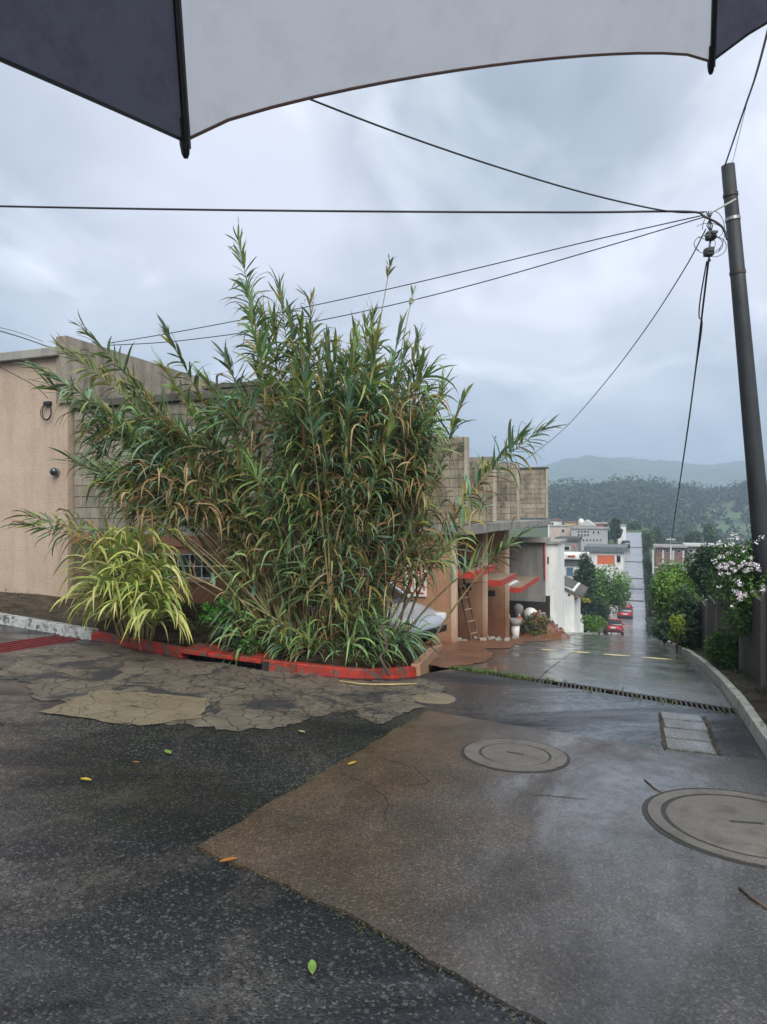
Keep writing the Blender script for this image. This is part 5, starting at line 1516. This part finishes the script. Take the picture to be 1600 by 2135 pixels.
# ------------------------------------------------------------------ utility pole and wires
pb, pt = at(1618, 1440, 9.05), at(1518, 345, 8.85)
pb.z = g(pb.x, pb.y) - .1
PO = thing('utility_pole', 'dark leaning utility pole at the right edge behind the plank wall', 'pole', tuple(pb))
pl = lambda t: pb.lerp(pt, t) - pb
MB().tube([pl(0), pl(.35), pl(.7), pl(1)], [.135, .118, .098, .082], 16).build('shaft', M['polem'], PO, True)
for t in (.80, .90, .945):
    c, d_ = pl(t), (pt - pb).normalized()
    r0 = .135 - .053 * t
    MB().tube([c - d_ * .02, c + d_ * .02], r0 + .008, 16).build('band', M['steel'] if t == .9 else M['iron'], PO)
k0 = at(1480, 445, 8.8) - pb; k1 = at(1535, 415, 8.72) - pb
MB().tube([k1, k0], .012, 6).build('strap_arm', M['frame'], PO)
node = at(1482, 440, 8.8)
SPL = thing('splice_closures', 'two black cable splice closures with loose loops beside the pole top', 'cable box', tuple(node))
for (x, y, h_) in ((1482, 492, .085), (1478, 526, .08)):
    c = at(x, y, 8.8) - node
    MB().box(c, (.11, .1, h_ * 1.3), .4).build('closure', M['black'], SPL, bevel=.02)
    for k in range(3): MB().box(c + Vector((random.uniform(-.05, .05), -.05, random.uniform(-.04, .04))), (.07, .03, .03), random.uniform(0, 2)).build('connector', M['cable'], SPL)
rr = random.Random(5)
for k in range(6):
    ax, ay, cx_, cy_ = rr.uniform(.06, .2), rr.uniform(.1, .32), rr.uniform(-.12, .08), rr.uniform(-.5, -.25)
    ph = rr.uniform(0, 6)
    R3 = Vector((CT, ST, 0))
    MB().tube([R3 * (cx_ + ax * math.cos(w + ph)) + Vector((0, 0, cy_ + ay * math.sin(w + ph))) for w in np.linspace(0, 4.9, 20)], .0045, 4).build('loose_loop', M['cable'], SPL)
for k in range(4):
    MB().tube([at(1480 + 5 * k - 8, 440, 8.8) - node, at(1486 - 4 * k, 470, 8.8) - node, at(1482 + k, 490, 8.8) - node, at(1480 - k, 530, 8.8) - node, at(1476 + 2 * k, 545, 8.8) - node], .007, 5).build('lead', M['cable'], SPL)
def wire(label, pts, r, name='overhead_wire', sub=10):
    P = [at(*p) for p in pts]
    out = []
    for i in range(len(P) - 1):        # Catmull-Rom
        a_, b_, c_, d_ = P[max(i - 1, 0)], P[i], P[i + 1], P[min(i + 2, len(P) - 1)]
        for k in range(sub):
            t = k / sub
            out.append(.5 * ((2 * b_) + (c_ - a_) * t + (2 * a_ - 5 * b_ + 4 * c_ - d_) * t ** 2 + (3 * b_ - a_ - 3 * c_ + d_) * t ** 3))
    out.append(P[-1])
    o = MB().tube(out, r, 6).build(name, M['cable'], None, True)
    return tag(o, label, 'wire')
wire('thick black cable running level from the left edge to the pole', [(-700, 415, 11), (0, 430, 10), (400, 437, 9.5), (800, 441, 9.2), (1200, 442.5, 8.9), (1430, 441, 8.8), (1470, 452, 8.75), (1505, 472, 8.72), (1517, 500, 8.7)], .0145)
wire('black cable sagging from under the umbrella edge to the pole', [(100, -60, 5.0), (400, 105, 6.0), (670, 216, 7.0), (860, 288, 7.6), (1050, 352, 8.1), (1230, 405, 8.5), (1390, 440, 8.8), (1470, 442, 8.8)], .0105)
wire('upper of two thin wires from the pole to the tan house', [(1470, 448, 8.8), (1240, 500, 9.3), (1000, 558, 10), (800, 605, 10.8), (600, 648, 11.4), (370, 692, 12.2), (225, 716, 12.6)], .0075)
wire('lower of two thin wires from the pole to the tan house', [(1470, 452, 8.8), (1240, 521, 9.3), (1000, 590, 10), (800, 640, 10.8), (600, 680, 11.4), (370, 711, 12.2), (225, 720, 12.6)], .0075)
wire('thin wire curving down from the pole to the stepped block wall', [(1472, 478, 8.8), (1425, 565, 9.5), (1340, 695, 11), (1250, 812, 13.5), (1170, 900, 17), (1092, 962, 20.8)], .008)
wire('slack black cable dropping from the closures down along the street', [(1478, 540, 8.8), (1466, 640, 9.4), (1452, 760, 11), (1436, 880, 14), (1420, 990, 19), (1408, 1070, 27), (1399, 1132, 40)], .013)
wire('second slack cable twisted beside the first below the closures', [(1474, 545, 8.8), (1461, 620, 9.2), (1458, 660, 9.5), (1464, 680, 9.7), (1450, 780, 11.2), (1437, 880, 14), (1421, 990, 19), (1409, 1070, 27), (1400, 1133, 40)], .009)
wire('cable rising from the pole top past the right edge', [(1512, 345, 8.85), (1530, 292, 8.2), (1553, 225, 7.4), (1577, 155, 6.6), (1600, 70, 5.6), (1640, -90, 4.2)], .0095)
wire('thin second wire beside the cable at the pole top', [(1526, 345, 8.85), (1540, 288, 8.2), (1556, 222, 7.4), (1582, 130, 6.4), (1604, 45, 5.4)], .003)
wire('black cable from the left edge to the parapet of the tan house', [(-300, 615, 8), (0, 690, 9.2), (110, 725, 11.6), (200, 745, 12.4)], .008)
wire('thin wire above the black cable at the left edge', [(-300, 630, 8), (0, 683, 9.2), (90, 712, 11.8)], .004)
wire('cable running down the tan wall to the coil', [(-60, 730, 12.2), (0, 765, 12.25), (40, 786, 12.2), (75, 806, 12.15), (100, 830, 12.15)], .008)
# bare far pole that carries the slack cables
p = at(1399, 1128, 40)
FP = thing('far_pole', 'slim far pole carrying the slack cable right of the street', 'pole', (p.x, p.y, g(p.x, p.y)))
MB().tube([(0, 0, -.2), (0, 0, p.z - g(p.x, p.y) + .2)], [.05, .035], 8).build('shaft', M['steel'], FP, True)
MB().box((0, 0, p.z - g(p.x, p.y) + .1), (.5, .06, .06)).build('crossarm', M['frame'], FP)

# ------------------------------------------------------------------ umbrella overhead
def umbrella():
    cx, cy, cz, ta, tb, ph, R, H_ = .1429, -.0693, .5656, -.326, .1444, .7706, .5046, .3369
    Rx = Matrix.Rotation(tb, 3, 'X'); Ry = Matrix.Rotation(ta, 3, 'Y')
    Q = Ry @ Rx
    def W(v):
        q = Vector((cx, cy, cz)) + Q @ Vector(v)
        return Vector((q.x * CT - q.y * ST, q.x * ST + q.y * CT, q.z + CAMZ))
    A = 1.05
    def rib(k, t, lift=0.0):
        a_ = ph + k * math.pi / 4
        r_ = R * math.sin(t * A) / math.sin(A); z = -H_ * (1 - math.cos(t * A)) / (1 - math.cos(A))
        return Vector((r_ * math.cos(a_), r_ * math.sin(a_), z + lift))
    base = W((0, 0, -.95))
    root = thing('umbrella', 'black and white panelled umbrella held over the camera', 'umbrella', tuple(base))
    def cloth(name, c1, tr, wv):
        m, nt = new_mat(name); q = G(nt)
        P = q.pos()
        c = q.mix(.35, c1, q.ramp(q.noise(P, 9, 6, .65), [(.3, .8), (.7, 1.05)]), 'MULTIPLY')
        d_ = q.ramp(q.noise(P, 40, 5, .7), [(.35, .55), (.52, 1.0)])
        c = q.mix(wv, c, d_, 'MULTIPLY')
        nb_ = q.bump(q.noise(P, 55, 4), .25, .003)
        a_ = q.n('ShaderNodeBsdfDiffuse', {'Color': c, 'Normal': nb_}); b_ = q.n('ShaderNodeBsdfTranslucent', {'Color': c, 'Normal': nb_})
        mx = q.n('ShaderNodeMixShader', {0: tr, 1: a_.outputs[0], 2: b_.outputs[0]})
        q.n('ShaderNodeOutputMaterial', {'Surface': mx.outputs[0]})
        return m
    mw, md = cloth('white_umbrella_cloth', (.97, .945, .935), .8, .12), cloth('black_umbrella_cloth', (.15, .15, .185), .5, .5)
    mh = plain('hem_thread', (.16, .10, .08), .7)
    for k in range(8):
        V = []; Fc = []; nt_, ns = 14, 16
        for i in range(nt_ + 1):
            t = i / nt_
            for j_ in range(ns + 1):
                s_ = j_ / ns
                sag = 4 * s_ * (1 - s_)
                te = t * (1 - .022 * sag ** .6 * t) if k != 2 else t * (1 - .003 * sag * t)
                a_, b_ = rib(k, te), rib(k + 1, te)
                p_ = a_.lerp(b_, s_)
                p_ = p_ + Vector((p_.x, p_.y, 0)) * .03 * sag * (1 - t)
                V.append(W(p_) - base)
        for i in range(nt_):
            for j_ in range(ns):
                q_ = i * (ns + 1) + j_
                Fc.append((q_, q_ + 1, q_ + ns + 2, q_ + ns + 1))
        pn = MB().add(V, Fc).build('canopy_panel', mw if k % 2 else md, root, True)
        e = [V[nt_ * (ns + 1) + j_] for j_ in range(ns + 1)]
        MB().tube(e, .0009, 5).build('hem', mh if k % 2 else M['black'], pn)
    for k in range(8):
        MB().tube([W(rib(k, t, -.004)) - base for t in np.linspace(.03, 1.0, 12)], .0019, 6).build('rib', M['black'], root)
        tip = rib(k, 1.0); d_ = (rib(k, 1.0) - rib(k, .93)).normalized()
        MB().tube([W(tip - d_ * .01) - base, W(tip + d_ * .002) - base, W(tip + d_ * .006) - base, W(tip + d_ * .008) - base], [.0026, .0026, .0020, .001], 8).build('rib_tip', M['black'], root)
        MB().tube([W((0, 0, -.25)) - base, W(rib(k, .52, -.006)) - base], .002, 5).build('stretcher', M['steel'], root)
    MB().tube([W((0, 0, -.9)) - base, W((0, 0, .06)) - base], .006, 8).build('shaft', M['steel'], root)
    MB().tube([W((0, 0, -1.0)) - base, W((0, 0, -.97)) - base, W((0, 0, -.85)) - base, W((0, 0, -.83)) - base], [.012, .016, .015, .008], 10).build('handle', M['black'], root, True)
    MB().tube([W((0, 0, -.27)) - base, W((0, 0, -.22)) - base], .012, 10).build('runner', M['black'], root)
umbrella()

# ------------------------------------------------------------------ haze
def haze():
    lo, hi = (-4800, -120, -20), (3300, 3950, 158)
    o = MB().b2(lo, hi).build('haze', None)
    o.data.materials.clear()
    m, nt = new_mat('haze_air'); q = G(nt)
    v = q.n('ShaderNodeVolumePrincipled', {'Color': (.62, .80, 1.0, 1), 'Density': .00095, 'Anisotropy': .0})
    q.n('ShaderNodeOutputMaterial', {'Volume': v.outputs[0]})
    o.data.materials.append(m)
    tag(o, 'pale rainy haze over the valley', 'haze', kind='stuff')
haze()
print('reed leaves', NREED)
